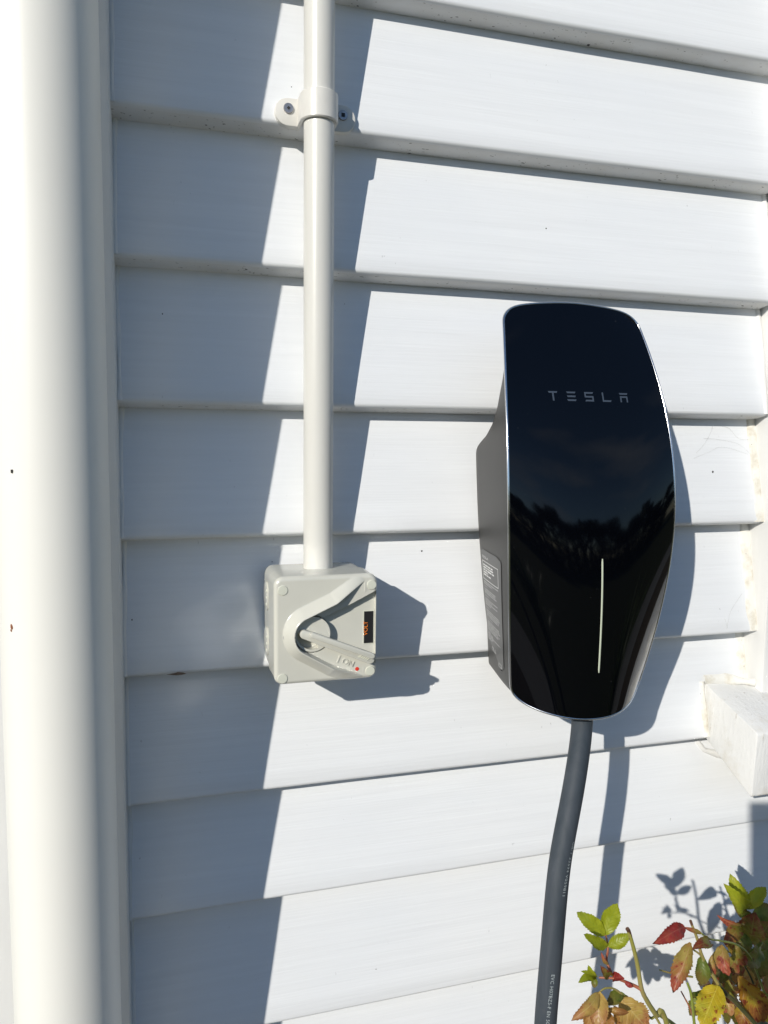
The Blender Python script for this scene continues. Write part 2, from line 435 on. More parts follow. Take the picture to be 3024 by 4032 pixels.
add('band', *recalc(V, F), M_SADDLE, sd, True, 35)
for s in (-1, 1):
    xo = CX + s * 0.0345; zc = 0.2665; hh = 0.0112
    poly = [(CX + s * (ro - .002), zc - hh), ]
    for i in range(13):
        a = -math.pi / 2 + math.pi * i / 12
        poly.append((xo - s * hh + s * hh * math.cos(a), zc + hh * math.sin(a)))
    poly.append((CX + s * (ro - .002), zc + hh))
    v, f = prism(poly, -0.0042, 0.004); v, f = bevelled(v, f, .0009)
    add('ear', v, f, M_SADDLE, sd, True, 35)
    sx = CX + s * 0.0232
    scw = add('screw', *disc((sx, -0.0040, 0.2690), (0, -1, 0), 0.0042, 0.0018, 24, -.0003), M_STEEL, sd, True, 35)
    q = .0015; v, f = prism([(sx - q, .2690), (sx, .2690 - q), (sx + q, .2690), (sx, .2690 + q)] if s < 0 else [(sx - q, .2690 - q), (sx + q, .2690 - q), (sx + q, .2690 + q), (sx - q, .2690 + q)], -0.0061, -0.0045)
    add('square_recess', v, f, M_BLACKHOLE, scw, False)

# ------------------------------------------------------------------ isolator switch
BX0, BX1, BZ0, BZ1 = 0.0886, 0.1750, -0.2042, -0.1150
LID = -0.0630
sw = thing('isolator_switch', 'pale grey isolator switch box with angled lever set to ON below the conduit', 'switch', ((BX0 + BX1) / 2, 0, BZ0))
def rrect(x0, x1, z0, z1, r, n=8):
    P = []
    for cx, cz, a0 in ((x1 - r, z1 - r, 0), (x0 + r, z1 - r, 90), (x0 + r, z0 + r, 180), (x1 - r, z0 + r, 270)):
        for i in range(n + 1):
            a = R(a0 + 90 * i / n); P.append((cx + r * math.cos(a), cz + r * math.sin(a)))
    return P
def stack(rings, capf=True):
    V, F = [], []; n = len(rings[0])
    for rg in rings: V += rg
    for i in range(len(rings) - 1):
        for j in range(n): F.append([i * n + j, i * n + (j + 1) % n, i * n + n + (j + 1) % n, i * n + n + j])
    if capf: F.append(list(range(n))[::-1]); F.append([(len(rings) - 1) * n + j for j in range(n)])
    return recalc(V, F)
rings = []
for y, ins in ((0.006, .0012), (-0.004, .0010), (-0.0288, .0007), (-0.0295, .0018)):
    rings.append([(x, y, z) for x, z in rrect(BX0 + ins, BX1 - ins, BZ0 + ins, BZ1 - ins, .008)])
base = add('base_box', *stack(rings), M_BOX, sw, True, 40)
rings = []
for y, ins in ((-0.0288, .0030), (-0.0294, .0006), (-0.0300, .0), (LID + .0036, .0003)):
    rings.append([(x, y, z) for x, z in rrect(BX0 + ins, BX1 - ins, BZ0 + ins, BZ1 - ins, .0075)])
# lid: a height field with rounded edge, chevron guard and wedge recess
def c2(X, Y):      # picture crop coordinates of the lid face -> (u,v) metres from the lid's top left
    u = (X - 190) / 820.0; t0 = 248 - 15 * u; b0 = 1137 - 60 * u
    return u * (BX1 - BX0), (Y - t0) / (b0 - t0) * (BZ1 - BZ0)
def lidp(X, Y, h): u, v_ = c2(X, Y); return Vector((BX0 + u, LID - h, BZ1 - v_))
NG = 190
W_, HH_ = BX1 - BX0, BZ1 - BZ0
uu, vv = np.meshgrid(np.linspace(0, W_, NG), np.linspace(0, HH_, NG))
rc = 0.0075
ax = np.clip(np.maximum(rc - uu, uu - (W_ - rc)), 0, None); az = np.clip(np.maximum(rc - vv, vv - (HH_ - rc)), 0, None)
rr = np.hypot(ax, az); fac = np.where(rr > rc, rc / np.maximum(rr, 1e-9), 1.0)
uu = np.where((ax > 0) & (az > 0), np.where(uu < W_ / 2, rc - ax * fac, W_ - rc + ax * fac), uu)
vv = np.where((ax > 0) & (az > 0), np.where(vv < HH_ / 2, rc - az * fac, HH_ - rc + az * fac), vv)
rr = np.minimum(rr, rc)
dedge = np.where((ax > 0) & (az > 0), rc - rr, np.minimum(np.minimum(uu, W_ - uu), np.minimum(vv, HH_ - vv)))
RE = 0.0036
hedge = np.where(dedge < RE, np.sqrt(np.maximum(RE ** 2 - (RE - dedge) ** 2, 0)) - RE, 0)
rcx, rcy = c2(487, 712); RR = 0.0158
tip1 = c2(905, 288); tip2 = c2(893, 1058)
U = [tip1, c2(660, 458), ]
for i in range(25):
    a = R(118 + (242 - 118) * i / 24); U.append((rcx + RR * math.cos(a), rcy - RR * math.sin(a)))
U += [c2(640, 975), tip2]
U = np.array(U)
def dist_poly(px, py, P):
    d = np.full(px.shape, 1e9); par = np.zeros(px.shape)
    L = np.concatenate([[0], np.cumsum(np.hypot(*(P[1:] - P[:-1]).T))])
    for i in range(len(P) - 1):
        a, b = P[i], P[i + 1]; ab = b - a; t = np.clip(((px - a[0]) * ab[0] + (py - a[1]) * ab[1]) / (ab @ ab), 0, 1)
        dd = np.hypot(px - a[0] - t * ab[0], py - a[1] - t * ab[1]); par = np.where(dd < d, (L[i] + t * (L[i + 1] - L[i])) / L[-1], par); d = np.minimum(d, dd)
    return d, par
def inside(px, py, P):
    r = np.zeros(px.shape, bool); n = len(P)
    for i in range(n):
        a, b = P[i], P[(i + 1) % n]
        c = ((a[1] > py) != (b[1] > py)) & (px < (b[0] - a[0]) * (py - a[1]) / ((b[1] - a[1]) if b[1] != a[1] else 1e-9) + a[0]); r ^= c
    return r
dU, par = dist_poly(uu, vv, U)
inU = inside(uu, vv, U)
ramp_h = 0.0090 * np.clip(np.minimum(par, 1 - par) / 0.19, 0, 1)
guard = np.where(inU, 0, ramp_h * np.clip(1 - (dU - .0010) / 0.0076, 0, 1))
guard = np.where(inU & (dU < .0006), ramp_h * (1 - dU / .0006), guard)
wedge = np.array([c2(560, 590), c2(810, 468), c2(1014, 362), c2(1100, 330), c2(1100, 1010), c2(1014, 972), c2(600, 815)])
dW, _ = dist_poly(uu, vv, np.vstack([wedge, wedge[:1]]))
inW = inside(uu, vv, wedge)
rec = np.where(inW, -0.0070 * np.clip(dW / 0.0005, 0, 1), 0)
pocket = np.where(np.hypot(uu - rcx, vv - rcy) < RR - .0004, -0.0075, 0)
hh = np.minimum(hedge, 0) + guard + np.minimum(rec, pocket)
hh = np.where(inW & (dedge < RE), np.minimum(rec, hedge), hh)
V = [(BX0 + a, LID - h_, BZ1 - b) for a, b, h_ in zip(uu.ravel(), vv.ravel(), hh.ravel())]
F = [[i * NG + j, (i + 1) * NG + j, (i + 1) * NG + j + 1, i * NG + j + 1] for i in range(NG - 1) for j in range(NG - 1)]
nb = len(V); v2, f2 = stack(rings, False); V += v2; F += [[q + nb for q in x] for x in f2]
lid = add('lid', V, F, M_BOX, sw, True, 38)
for X, Y in ((256, 353), (960, 322), (253, 1076), (953, 1018)):
    add('screw_cap', *disc(lidp(X, Y, -.0006), (0, -1, 0), 0.0041, 0.0013, 28, .0002), M_CAP, sw, True, 40)
add('guard_hole', *disc(lidp(278, 735, .0012), (-.35, -1, 0), 0.0024, 0.0002, 20), M_POCKET, sw, True, 40)
# rotor: a disc with a kidney-shaped opening
NR, NA = 8, 48; V = []; F = []; cells = {}
ROT0, ROT1 = -0.0070, 0.0012; ro_ = RR - .0012
def rv(i, j, h):
    rr_ = ro_ * i / NR; a = 2 * math.pi * j / NA
    return (BX0 + rcx + rr_ * math.cos(a), LID - h, BZ1 - rcy + rr_ * math.sin(a))
def hole(i, j):
    a = (360 * (j + .5) / NA) % 360; return 1 <= i <= 6 and 175 < a < 292
def quad(p): n = len(V); V.extend(p); F.append([n, n + 1, n + 2, n + 3])
for i in range(NR):
    for j in range(NA):
        if hole(i, j): continue
        quad([rv(i, j, ROT1), rv(i + 1, j, ROT1), rv(i + 1, j + 1, ROT1), rv(i, j + 1, ROT1)])
        for di, dj, e in ((1, 0, ((i + 1, j), (i + 1, j + 1))), (-1, 0, ((i, j + 1), (i, j))), (0, 1, ((i, j + 1), (i + 1, j + 1))), (0, -1, ((i + 1, j), (i, j)))):
            ni, nj = i + di, (j + dj) % NA
            if ni >= NR or (0 <= ni and hole(ni, nj)):
                (a0, b0), (a1, b1) = e; quad([rv(a0, b0, ROT1), rv(a0, b0, ROT0), rv(a1, b1, ROT0), rv(a1, b1, ROT1)])
bm = bmesh.new(); vs_ = [bm.verts.new(x) for x in V]
for q in F:
    try: bm.faces.new([vs_[i] for i in q])
    except ValueError: pass
bmesh.ops.remove_doubles(bm, verts=bm.verts[:], dist=1e-6); bmesh.ops.recalc_face_normals(bm, faces=bm.faces[:])
rotor = add('rotor', *bm_out(bm), M_BOX, sw, True, 35)
# lever
def capsule(A, B, r0, r1, n=10):
    A, B = Vector(A), Vector(B); d = (B - A).normalized(); p = Vector((-d.y, d.x)); P = []
    for i in range(n + 1):
        a = math.pi / 2 - math.pi * i / n; P.append(B + (d * math.cos(a) + p * math.sin(a)) * r1)
    for i in range(n + 1):
        a = -math.pi / 2 - math.pi * i / n; P.append(A + (d * math.cos(a) + p * math.sin(a)) * r0)
    return [(q.x, q.y) for q in P]
def lxz(X, Y): q = lidp(X, Y, 0); return (q.x, q.z)
hA, hB = lxz(412, 700), lxz(935, 905)
v, f = prism(capsule(hA, hB, .0036, .0040), LID - .0075, LID - .0010); v, f = bevelled(v, f, .0009)
lever = add('lever', v, f, M_BOX, sw, True, 35)
hA2, hB2 = lxz(470, 695), lxz(940, 868)
v, f = prism(capsule(hA2, hB2, .0022, .0022), LID - .0125, LID - .0070); v, f = bevelled(v, f, .0007)
add('lever_grip', v, f, M_BOX, lever, True, 35)
dl = (Vector(hB) - Vector(hA)).normalized(); pl = Vector((-dl.y, dl.x))
for i in range(5):
    c = Vector(hB) - dl * (.0015 + .0018 * i) + pl * .0004
    a = c + pl * .0022 + dl * .0012; b = c - pl * .0022 - dl * .0012; q = dl * .00035
    v, f = prism([tuple(a - q), tuple(a + q), tuple(b + q), tuple(b - q)], LID - .0081, LID - .0070)
    add('grip_line', *recalc(v, f), M_CAP, lever, False)
# sticker in the wedge
FL = 0.0070
def at2(X, Y, h): return at(1000 + X / 2.074, 2150 + Y / 2.074, LID - h)
q0, q1 = at2(893, 533, -FL), at2(1000, 785, -FL); q1.x = min(q1.x, BX1 - .0012)
v, f = prism([(q0.x - .0002, q1.z - .0006), (q1.x + .0001, q1.z - .0006), (q1.x + .0001, q0.z + .0006), (q0.x - .0002, q0.z + .0006)], LID + FL - .0005, LID + FL + .002)
add('sticker_frame', *recalc(v, f), M_CAP, sw, False)
v, f = prism([(q0.x + .0005, q1.z), (q1.x - .0006, q1.z), (q1.x - .0006, q0.z), (q0.x + .0005, q0.z)], LID + FL - .0008, LID + FL + .002)
stk = add('sticker', *recalc(v, f), M_BLACKLABEL, sw, False)
def flat_text(s, size, origin, ex, ey, y, material, parent, name='lettering', lift=0.0003, spacing=1.0):
    v, f = text_mesh(s, size, 0, spacing); ex, ey = Vector(ex), Vector(ey)
    V = [Vector((origin[0], y - lift, origin[1])) + Vector((ex.x, 0, ex.y)) * p[0] + Vector((ey.x, 0, ey.y)) * p[1] for p in v]
    if lift > .0004:       # raised lettering
        n = len(V); bm = bmesh.new(); vs_ = [bm.verts.new(x) for x in V]
        for q in f: bm.faces.new([vs_[i] for i in q])
        r_ = bmesh.ops.extrude_face_region(bm, geom=bm.faces[:])
        for e in r_['geom']:
            if isinstance(e, bmesh.types.BMVert): e.co.y += lift
        bmesh.ops.recalc_face_normals(bm, faces=bm.faces[:]); V, f = bm_out(bm)
    return add(name, V, f, material, parent, False)
o_ = at2(924, 726, -FL); flat_text('VOLT', 0.0050, (o_.x, o_.z), (0, 1), (-1, 0), LID + FL - .0008, M_ORANGE, stk, spacing=.95)
o_ = lxz(715, 950); flat_text('ON', 0.0068, o_, dl, (-dl.y, dl.x), LID, M_BOX, sw, 'raised_lettering', .0009)
a = Vector(lxz(708, 890)); b = Vector(lxz(684, 948)); q = dl * .0005
v, f = prism([tuple(a - q), tuple(a + q), tuple(b + q), tuple(b - q)], LID - .0006, LID + .001); add('raised_mark', *recalc(v, f), M_BOX, sw, False)
o_ = lxz(690, 478); flat_text('STOP', 0.0052, o_, (.88, .47), (-.47, .88), LID, M_BOX, sw, 'raised_lettering', .0005)
add('red_dot', *disc(lidp(846, 1002, 0), (0, -1, 0), 0.00165, 0.0004, 20), M_RED, sw, True, 40)
for zz in (-0.1395, -0.1795):
    add('knockout', *disc((BX0 + .0009, -0.0150, zz), (-1, 0, 0), 0.0125, 0.0014, 36, 0), M_BOX, sw, True, 35)
    for k in range(3):
        add('knockout_mark', *disc((BX0 - .0005, -0.0235 + .001 * k, zz + .006 - .006 * k), (-1, 0, 0), 0.0012, 0.0006, 10), M_CAP, sw, True, 35)

# ------------------------------------------------------------------ wall charger
XC = 0.355
ch = thing('wall_charger', 'black glass-fronted electric car wall charger with a thin light bar', 'car charger', (XC, 0, -0.244))
zt_ = np.array([.1, .09, .075, .05, .025, 0, -.025, -.05, -.075, -.1, -.125, -.15, -.175, -.2, -.21])
ye_t = np.array([-.053, -.0575, -.064, -.0745, -.0835, -.0905, -.095, -.098, -.0988, -.099, -.0972, -.0945, -.090, -.085, -.083])
w_t = np.array([.0666, .069, .071, .0739, .0763, .078, .0789, .0793, .0789, .078, .0761, .0738, .0706, .0673, .0659])
pe = np.polyfit(zt_, ye_t, 4); pw = np.polyfit(zt_, w_t, 4)
pc = np.polyfit([.1175, .09, .06, .035, 0, -.05, -.1, -.15, -.2, -.243], [-.0505, -.0595, -.0735, -.0835, -.0955, -.1065, -.1126, -.1152, -.1158, -.1130], 4)
def wp(z): return float(np.polyval(pw, z))
ENDZ = [-.2388, -.2384, -.2374, -.2358, -.2336, -.2301, -.2262, -.2220, -.2170]
ENDW = [0.0, .0120, .0235, .0345, .0440, .0530, .0590, .0628, wp(-.2170)]
TOPZ = [.0960, .1005, .1040, .1070, .1095, .1117, .1134, .1150, .1163, .1170, .1174]
TOPW = [wp(.0960), .0672, .0654, .0630, .0598, .0550, .0482, .0370, .0225, .0115, 0.0]
def wz(z):
    if z < ENDZ[-1]: return float(np.interp(z, ENDZ, ENDW))
    if z > TOPZ[0]: return float(np.interp(z, TOPZ, TOPW))
    return wp(z)
def gy(x, z):
    e, c = float(np.polyval(pe, z)), float(np.polyval(pc, z)); q = min(abs(x) / wp(z), 1.0)
    return c + (e - c) * q ** 2.3
lev = sorted(set(ENDZ + list(np.linspace(-.2170, .0960, 70)) + TOPZ + [-.2386, .1172, -.2379, -.2366]))
NX = 44
V, F = [], []
for z in lev:
    ww = max(wz(z), 0.0006)
    for j in range(NX + 1):
        t = -1 + 2 * j / NX; t = math.sin(t * math.pi / 2) * .35 + t * .65
        V.append((XC + t * ww, gy(t * ww, z), z))
n1 = NX + 1
for i in range(len(lev) - 1):
    for j in range(NX): a = i * n1 + j; F.append([a, a + 1, a + n1 + 1, a + n1])
glass = add('glass_front', V, F, M_GLASS, ch, True)
# rim: polished edge running round the glass
loop = [(-max(wz(z), .0006), z) for z in lev] + [(max(wz(z), .0006), z) for z in lev[::-1]]
P3 = [Vector((XC + x, gy(x, z) + .0007, z)) for x, z in loop]
def resample(P, n):
    P = P + [P[0]]; L = [0]
    for a, b in zip(P, P[1:]): L.append(L[-1] + (b - a).length)
    out = []; i = 0
    for k in range(n):
        s = L[-1] * k / n
        while L[i + 1] < s: i += 1
        t = (s - L[i]) / max(L[i + 1] - L[i], 1e-9); out.append(P[i].lerp(P[i + 1], t))
    return out
P3 = resample(P3, 260)
for _ in range(2): P3 = [(P3[i - 1] + P3[i] * 2 + P3[(i + 1) % len(P3)]) / 4 for i in range(len(P3))]
V, F = [], []; ns = 10; cen = Vector((XC, 0, -.06))
for i, p in enumerate(P3):
    t = (P3[(i + 1) % len(P3)] - P3[i - 1]).normalized(); n_ = Vector((0, -1, 0)); n_ = (n_ - t * n_.dot(t)).normalized(); o2 = t.cross(n_)
    if o2.dot(p - cen) < 0: o2 = -o2
    for k in range(ns):
        a = 2 * math.pi * k / ns; V.append(p + (o2 * math.cos(a) + n_ * math.sin(a)) * .0011)
for i in range(len(P3)):
    for k in range(ns): F.append([i * ns + k, i * ns + (k + 1) % ns, ((i + 1) % len(P3)) * ns + (k + 1) % ns, ((i + 1) % len(P3)) * ns + k])
add('rim', *recalc(V, F), M_RIM, ch, True)
# body
YBZ = [-.2388, -.2360, -.2320, -.2275, -.2245, -.2225, -.2200, -.0150, -.0110, -.0060, 0, .011, .025, .048, .064, .087, .1, .1175]
YBY = [-.0860, -.0800, -.0720, -.0580, -.0350, -.0120, -.0010, -.0010, -.0030, -.0110, -.0240, -.0375, -.0455, -.0520, -.0545, -.0530, -.0485, -.0440]
WBZ = [-.2388, -.2300, -.223, -.18, -.114, -.047, -.0147, .02, .06, .1, .1175]
WBD = [.012, .012, .0125, .0160, .0142, .0108, .0085, .0075, .0060, .0045, .004]
def yb(z): return float(np.interp(z, YBZ, YBY))
def side(z, t, s=-1):
    """point on the body's side wall: t=0 at the glass edge, t=1 at the back"""
    w0 = max(wz(z) - .0012, .0004); e = gy(wz(z), z) + .0016; b = max(yb(z), e + .004)
    wb = max(w0 - float(np.interp(z, WBZ, WBD)), .0003)
    k = t ** 1.3
    return Vector((XC + s * (w0 + (wb - w0) * k), e + (b - e) * t, z))
def gauss_smooth(A): return A
V, F = [], []; NS = 9
lev2 = sorted(set(list(np.linspace(-.2386, .1172, 110)) + [z for z in ENDZ[1:] + TOPZ[:-1]]))
for z in lev2:
    ring = [side(z, j / NS, -1) for j in range(NS + 1)]
    ring[-1] = ring[-1].lerp(ring[-2], .35); bk = side(z, 1, -1); ring.append(Vector((bk.x + min(.003, wz(z) * .2), bk.y, z)))
    ring += [Vector((2 * XC - p.x, p.y, z)) for p in ring[::-1]]
    V += ring
n1 = 2 * (NS + 2)
for i in range(len(lev2) - 1):
    for j in range(n1):
        a = i * n1 + j; b = i * n1 + (j + 1) % n1; F.append([a, b, b + n1, a + n1])
F.append(list(range(n1))); F.append([(len(lev2) - 1) * n1 + j for j in range(n1)])
body = add('body', *recalc(V, F), M_BODY, ch, True, 42)
# lettering on the glass: five wide-set letters made of bars
def glass_poly(pts, material, name, lift=.00025, n=8, parent=None):
    """polygon (x,z) laid on the glass as a thin quad strip: pts are quads"""
    V, F = [], []
    for q in pts:
        a, b, c, d = [Vector(t) for t in q]      # a-b bottom, d-c top
        for i in range(n + 1):
            p = a.lerp(b, i / n); r_ = d.lerp(c, i / n)
            k = len(V); V += [Vector((XC + p.x, gy(p.x, p.y) - lift, p.y)), Vector((XC + r_.x, gy(r_.x, r_.y) - lift, r_.y))]
            if i: F.append([k - 2, k, k + 1, k - 1])
    return add(name, V, F, material, parent, True)
LZ = 0.0340; LS = 0.0170; lw, lh, st = .0088, .0080, .0014
def bar(x0, x1, z0, z1, cut=0.0): return ((x0 + cut, z0), (x1 - cut, z0), (x1, z1), (x0, z1))
def letter(ch_, cx):
    l, r_, b, t = cx - lw / 2, cx + lw / 2, LZ - lh / 2, LZ + lh / 2; m_ = (b + t) / 2
    top = ((l + .0008, t - st), (r_ - .0008, t - st), (r_, t), (l, t))
    if ch_ == 'T': return [top, ((cx - st * .55, b), (cx + st * .55, b), (cx + st * .55, t - st * 1.02), (cx - st * .55, t - st * 1.02))]
    if ch_ == 'E': return [top, ((l + .0008, m_ - st / 2), (r_ - .0008, m_ - st / 2), (r_ - .0002, m_ + st / 2), (l + .0002, m_ + st / 2)), ((l + .0008, b), (r_ - .0008, b), (r_, b + st), (l, b + st))]
    if ch_ == 'S': return [((l, t - st), (r_ - .001, t - st), (r_, t), (l, t)), ((l, m_ - st / 2), (r_ - .0003, m_ - st / 2), (r_ - .0003, m_ + st / 2), (l, m_ + st / 2)), ((l, b), (r_ - .0003, b), (r_ - .0003, b + st), (l + .001, b + st)),
                           ((l, m_ + st / 2), (l + st, m_ + st / 2), (l + st, t - st), (l, t - st)), ((r_ - st - .0003, b + st), (r_ - .0003, b + st), (r_ - .0003, m_ - st / 2), (r_ - st - .0003, m_ - st / 2))]
    if ch_ == 'L': return [((l, b + st), (l + st, b + st), (l + st, t), (l, t)), ((l, b), (r_ - .001, b), (r_, b + st), (l, b + st))]
    if ch_ == 'A': return [top, ((l + .0006, m_ - st * .1), (r_ - .0006, m_ - st * .1), (r_ - .0006, m_ + st * .9), (l + .0006, m_ + st * .9)), ((l + .0006, b), (l + .0006 + st, b), (l + .0006 + st, m_), (l + .0006, m_)), ((r_ - .0006 - st, b), (r_ - .0006, b), (r_ - .0006, m_), (r_ - .0006 - st, m_))]
for i, c_ in enumerate('TESLA'):
    glass_poly(letter(c_, (i - 2) * LS), M_LOGO, 'letter', .0002, 4, ch)
# light bar
zb0, zb1 = -.1980, -.1010; bw = .00085; V, F = [], []
for i in range(31):
    z = zb0 + (zb1 - zb0) * i / 30; q = bw * (1 if 0 < i < 30 else .5)
    for x, d in ((-q, .0001), (-q * .6, .0005), (q * .6, .0005), (q, .0001)): V.append((XC + x, gy(x, z) - d, z))
    if i:
        for j in range(3): a = (i - 1) * 4 + j; F.append([a, a + 1, a + 5, a + 4])
add('light_bar', V, F, M_BAR, ch, True)
# rating label on the left flank
LT, LB = -0.1045, -0.2090
def lab(s, t, lift=.0004):
    """s 0..1 from back (left in view) to front, t 0..1 from top to bottom"""
    z = LT + (LB - LT) * t; tt = 0.90 + (0.22 - 0.90) * s
    p = side(z, tt); e = side(z, tt + .02) - side(z, tt - .02); d2 = side(z + .002, tt) - side(z - .002, tt)
    n_ = e.cross(d2).normalized()
    if n_.x > 0: n_ = -n_
    return p + n_ * lift
V, F = [], []; NSg, NTg = 10, 40
def lab_lim(t):
    lo, hi = 0.0, 1.0
    if t < .04: q = 1 - t / .04; lo += .10 * (1 - math.sqrt(max(0, 1 - q * q))); hi -= .22 * (1 - math.sqrt(max(0, 1 - q * q)))
    if t > .80: lo = min(.92, (t - .80) / .20 * .92)
    if t > .97: hi -= .2 * (t - .97) / .03
    return lo, hi
for i in range(NTg + 1):
    t = i / NTg; lo, hi = lab_lim(t)
    for j in range(NSg + 1): V.append(lab(lo + (hi - lo) * j / NSg, t, .0005))
for i in range(NTg):
    for j in range(NSg): a = i * (NSg + 1) + j; F.append([a, a + 1, a + NSg + 2, a + NSg + 1])
plate = add('rating_label', V, F, M_LABELPLATE, ch, True)
LWm, LHm = (lab(0, .4) - lab(1, .4)).length, LT - LB
def lab_rects(rects, material, name):
    V, F = [], []
    for s0, s1, t0, t1 in rects:
        n = 4
        for i in range(n + 1):
            s = s0 + (s1 - s0) * i / n; k = len(V); V += [lab(s, t1, .0007), lab(s, t0, .0007)]
            if i: F.append([k - 2, k, k + 1, k - 1])
    return add(name, V, F, material, plate, True)
def lab_text(s_, s0, t0, h, material, wide=None):
    v, f = text_mesh(s_, 1.0); wd = max(p[0] for p in v); hs = h / LHm * LHm
    sc_ = (wide / wd) if wide else h / .7 / LWm
    return add('lettering', [lab(s0 + p[0] * sc_, t0 - p[1] / .7 * h / LHm, .0007) for p in v], f, material, plate, False)
lab_text('TESLA', .06, .075, .0022, M_PRINTL, .34)
fr = [(.05, .88, .10, .106), (.05, .88, .262, .268), (.05, .065, .10, .268), (.865, .88, .10, .268)]
lab_rects(fr, M_PRINTL, 'printed_frame')
rn = random.Random(3); rows = []
for t, s1 in ((.128, .62), (.150, .66), (.172, .68), (.194, .36), (.216, .50)):
    s = .10
    while s < s1: e = min(s1, s + rn.uniform(.05, .22)); rows.append((s, e, t, t + .013)); s = e + .025
lab_rects(rows, M_PRINTL, 'printed_line')
rows = []
def para(ts, lens):
    for t, s1 in zip(ts, lens):
        s = .07
        while s < s1: e = min(s1, s + rn.uniform(.04, .25)); rows.append((s, e, t, t + .0085)); s = e + .02
para((.285, .302), (.86, .56)); para((.352, .369, .386), (.72, .70, .76)); para((.44, .457, .474, .491), (.80, .50, .78, .42))
para((.545, .562, .579, .596), (.86, .88, .84, .82)); para((.648, .664, .680, .696, .712, .728), (.82, .86, .88, .74, .84, .76))
para((.752, .768, .784), (.26, .42, .86)); para((.80, .815), (.42, .30))
lab_rects(rows, M_PRINT, 'printed_line')
for s_, t, wd in (('CAUTION', .338, .20), ('ATTENTION', .425, .27), ('WARNING', .530, .24), ('AVERTISSEMENT', .634, .40)):
    lab_text(s_, .07, t, .0016, M_PRINT, wd)
lab_text('CE', .30, .895, .0034, M_PRINTL, .14)
lab_rects([(.72, .75, .955, .975), (.88, .91, .955, .975), (.72, .91, .945, .952), (.72, .91, .975, .982)], M_PRINT, 'printed_mark')
V = [lab(a, b, .0007) for a, b in ((.47, .895), (.58, .895), (.525, .862), (.49, .889), (.56, .889), (.525, .870))]
add('printed_triangle', V, [[0, 1, 4, 3], [1, 2, 5, 4], [2, 0, 3, 5]], M_PRINTL, plate, False)

# ------------------------------------------------------------------ charging cable
def q8(X, Y): return 1900 + X / 1.7257, 2750 + Y / 1.7257
cx8 = [(60, 681), (119, 680), (250, 671), (370, 656), (550, 629), (741, 594), (930, 557), (1111, 524), (1370, 497), (1630, 476), (1850, 457), (2100, 435), (2400, 414)]
cy8 = [(60, -.090), (250, -.100), (450, -.111), (640, -.120), (820, -.127), (1050, -.134), (1300, -.139), (1530, -.142), (2400, -.142)]
_fy = np.polyfit([a for a, b in cy8], [b for a, b in cy8], 3)
cp = [at(*q8(x, y), float(np.polyval(_fy, y))) for y, x in cx8]
cp += [Vector((cp[-1].x - .004, -.142, -.75)), Vector((cp[-1].x - .004, -.145, -1.0)), Vector((cp[-1].x + .01, -.17, -1.17)), Vector((cp[-1].x + .06, -.24, -H + .013)), Vector((cp[-1].x + .3, -.34, -H + .011)), Vector((cp[-1].x + .8, -.40, -H + .011))]
def catmull(P, n=8):
    out = []
    for i in range(len(P) - 1):
        p0, p1, p2, p3 = P[max(i - 1, 0)], P[i], P[i + 1], P[min(i + 2, len(P) - 1)]
        for k in range(n):
            t = k / n; out.append(.5 * ((2 * p1) + (p2 - p0) * t + (2 * p0 - 5 * p1 + 4 * p2 - p3) * t * t + (3 * p1 - p0 - 3 * p2 + p3) * t ** 3))
    return out + [P[-1]]
cpath = catmull(cp, 8)
for _ in range(40): cpath = cpath[:1] + [(cpath[i - 1] + cpath[i] * 2 + cpath[i + 1]) / 4 for i in range(1, len(cpath) - 1)] + cpath[-1:]
cpath = [Vector(p) for p in cpath]; CBR = 0.0091
cb = thing('charging_cable', 'thick dark grey cable hanging from the bottom of the black charger', 'cable', (cp[-1].x, cp[-1].y, -H))
v, f = tube(cpath, CBR, 28); add('sheath', v, f, M_CABLE, cb, True, 50)
def cable_at(py):           # path point and tangent at a picture height
    best = min(range(len(cpath) - 1), key=lambda i: abs(proj_y(cpath[i]) - py)); return best
def proj_y(p): q = p - Vector((0, -CD, 0)); return 2016 - FPX * q.dot(UP) / q.dot(FW)
cl = [0]
for a, b in zip(cpath, cpath[1:]): cl.append(cl[-1] + (b - a).length)
def cable_text(s_, y0, size, off0, off1, length, name='lettering'):
    i0 = cable_at(y0); s0 = cl[i0]; v, f = text_mesh(s_, size, 0, 1.1); wd = max(p[0] for p in v); V = []
    for p in v:
        s = s0 + p[0] * length / wd
        i = max(0, min(len(cl) - 2, int(np.searchsorted(cl, s)) - 1)); t = (s - cl[i]) / (cl[i + 1] - cl[i]); c = cpath[i].lerp(cpath[i + 1], t)
        tg = (cpath[i + 1] - cpath[i]).normalized()
        view = (Vector((0, -CD, 0)) - c); view = (view - tg * view.dot(tg)).normalized(); rt = view.cross(tg).normalized()
        if rt.x < 0: rt = -rt
        a = off0 + (off1 - off0) * p[0] / wd + p[1] / CBR
        V.append(c + (view * math.cos(a) + rt * math.sin(a)) * (CBR + .00015))
    return add(name, V, f, M_CABLEPRINT, cb, False)
cable_text('EVC H07BZ5-F EN 50620', 3812, .0040, .18, .02, .050)
cable_text('GB/T 33594 V059811', 3300, .0036, .95, .55, .042)

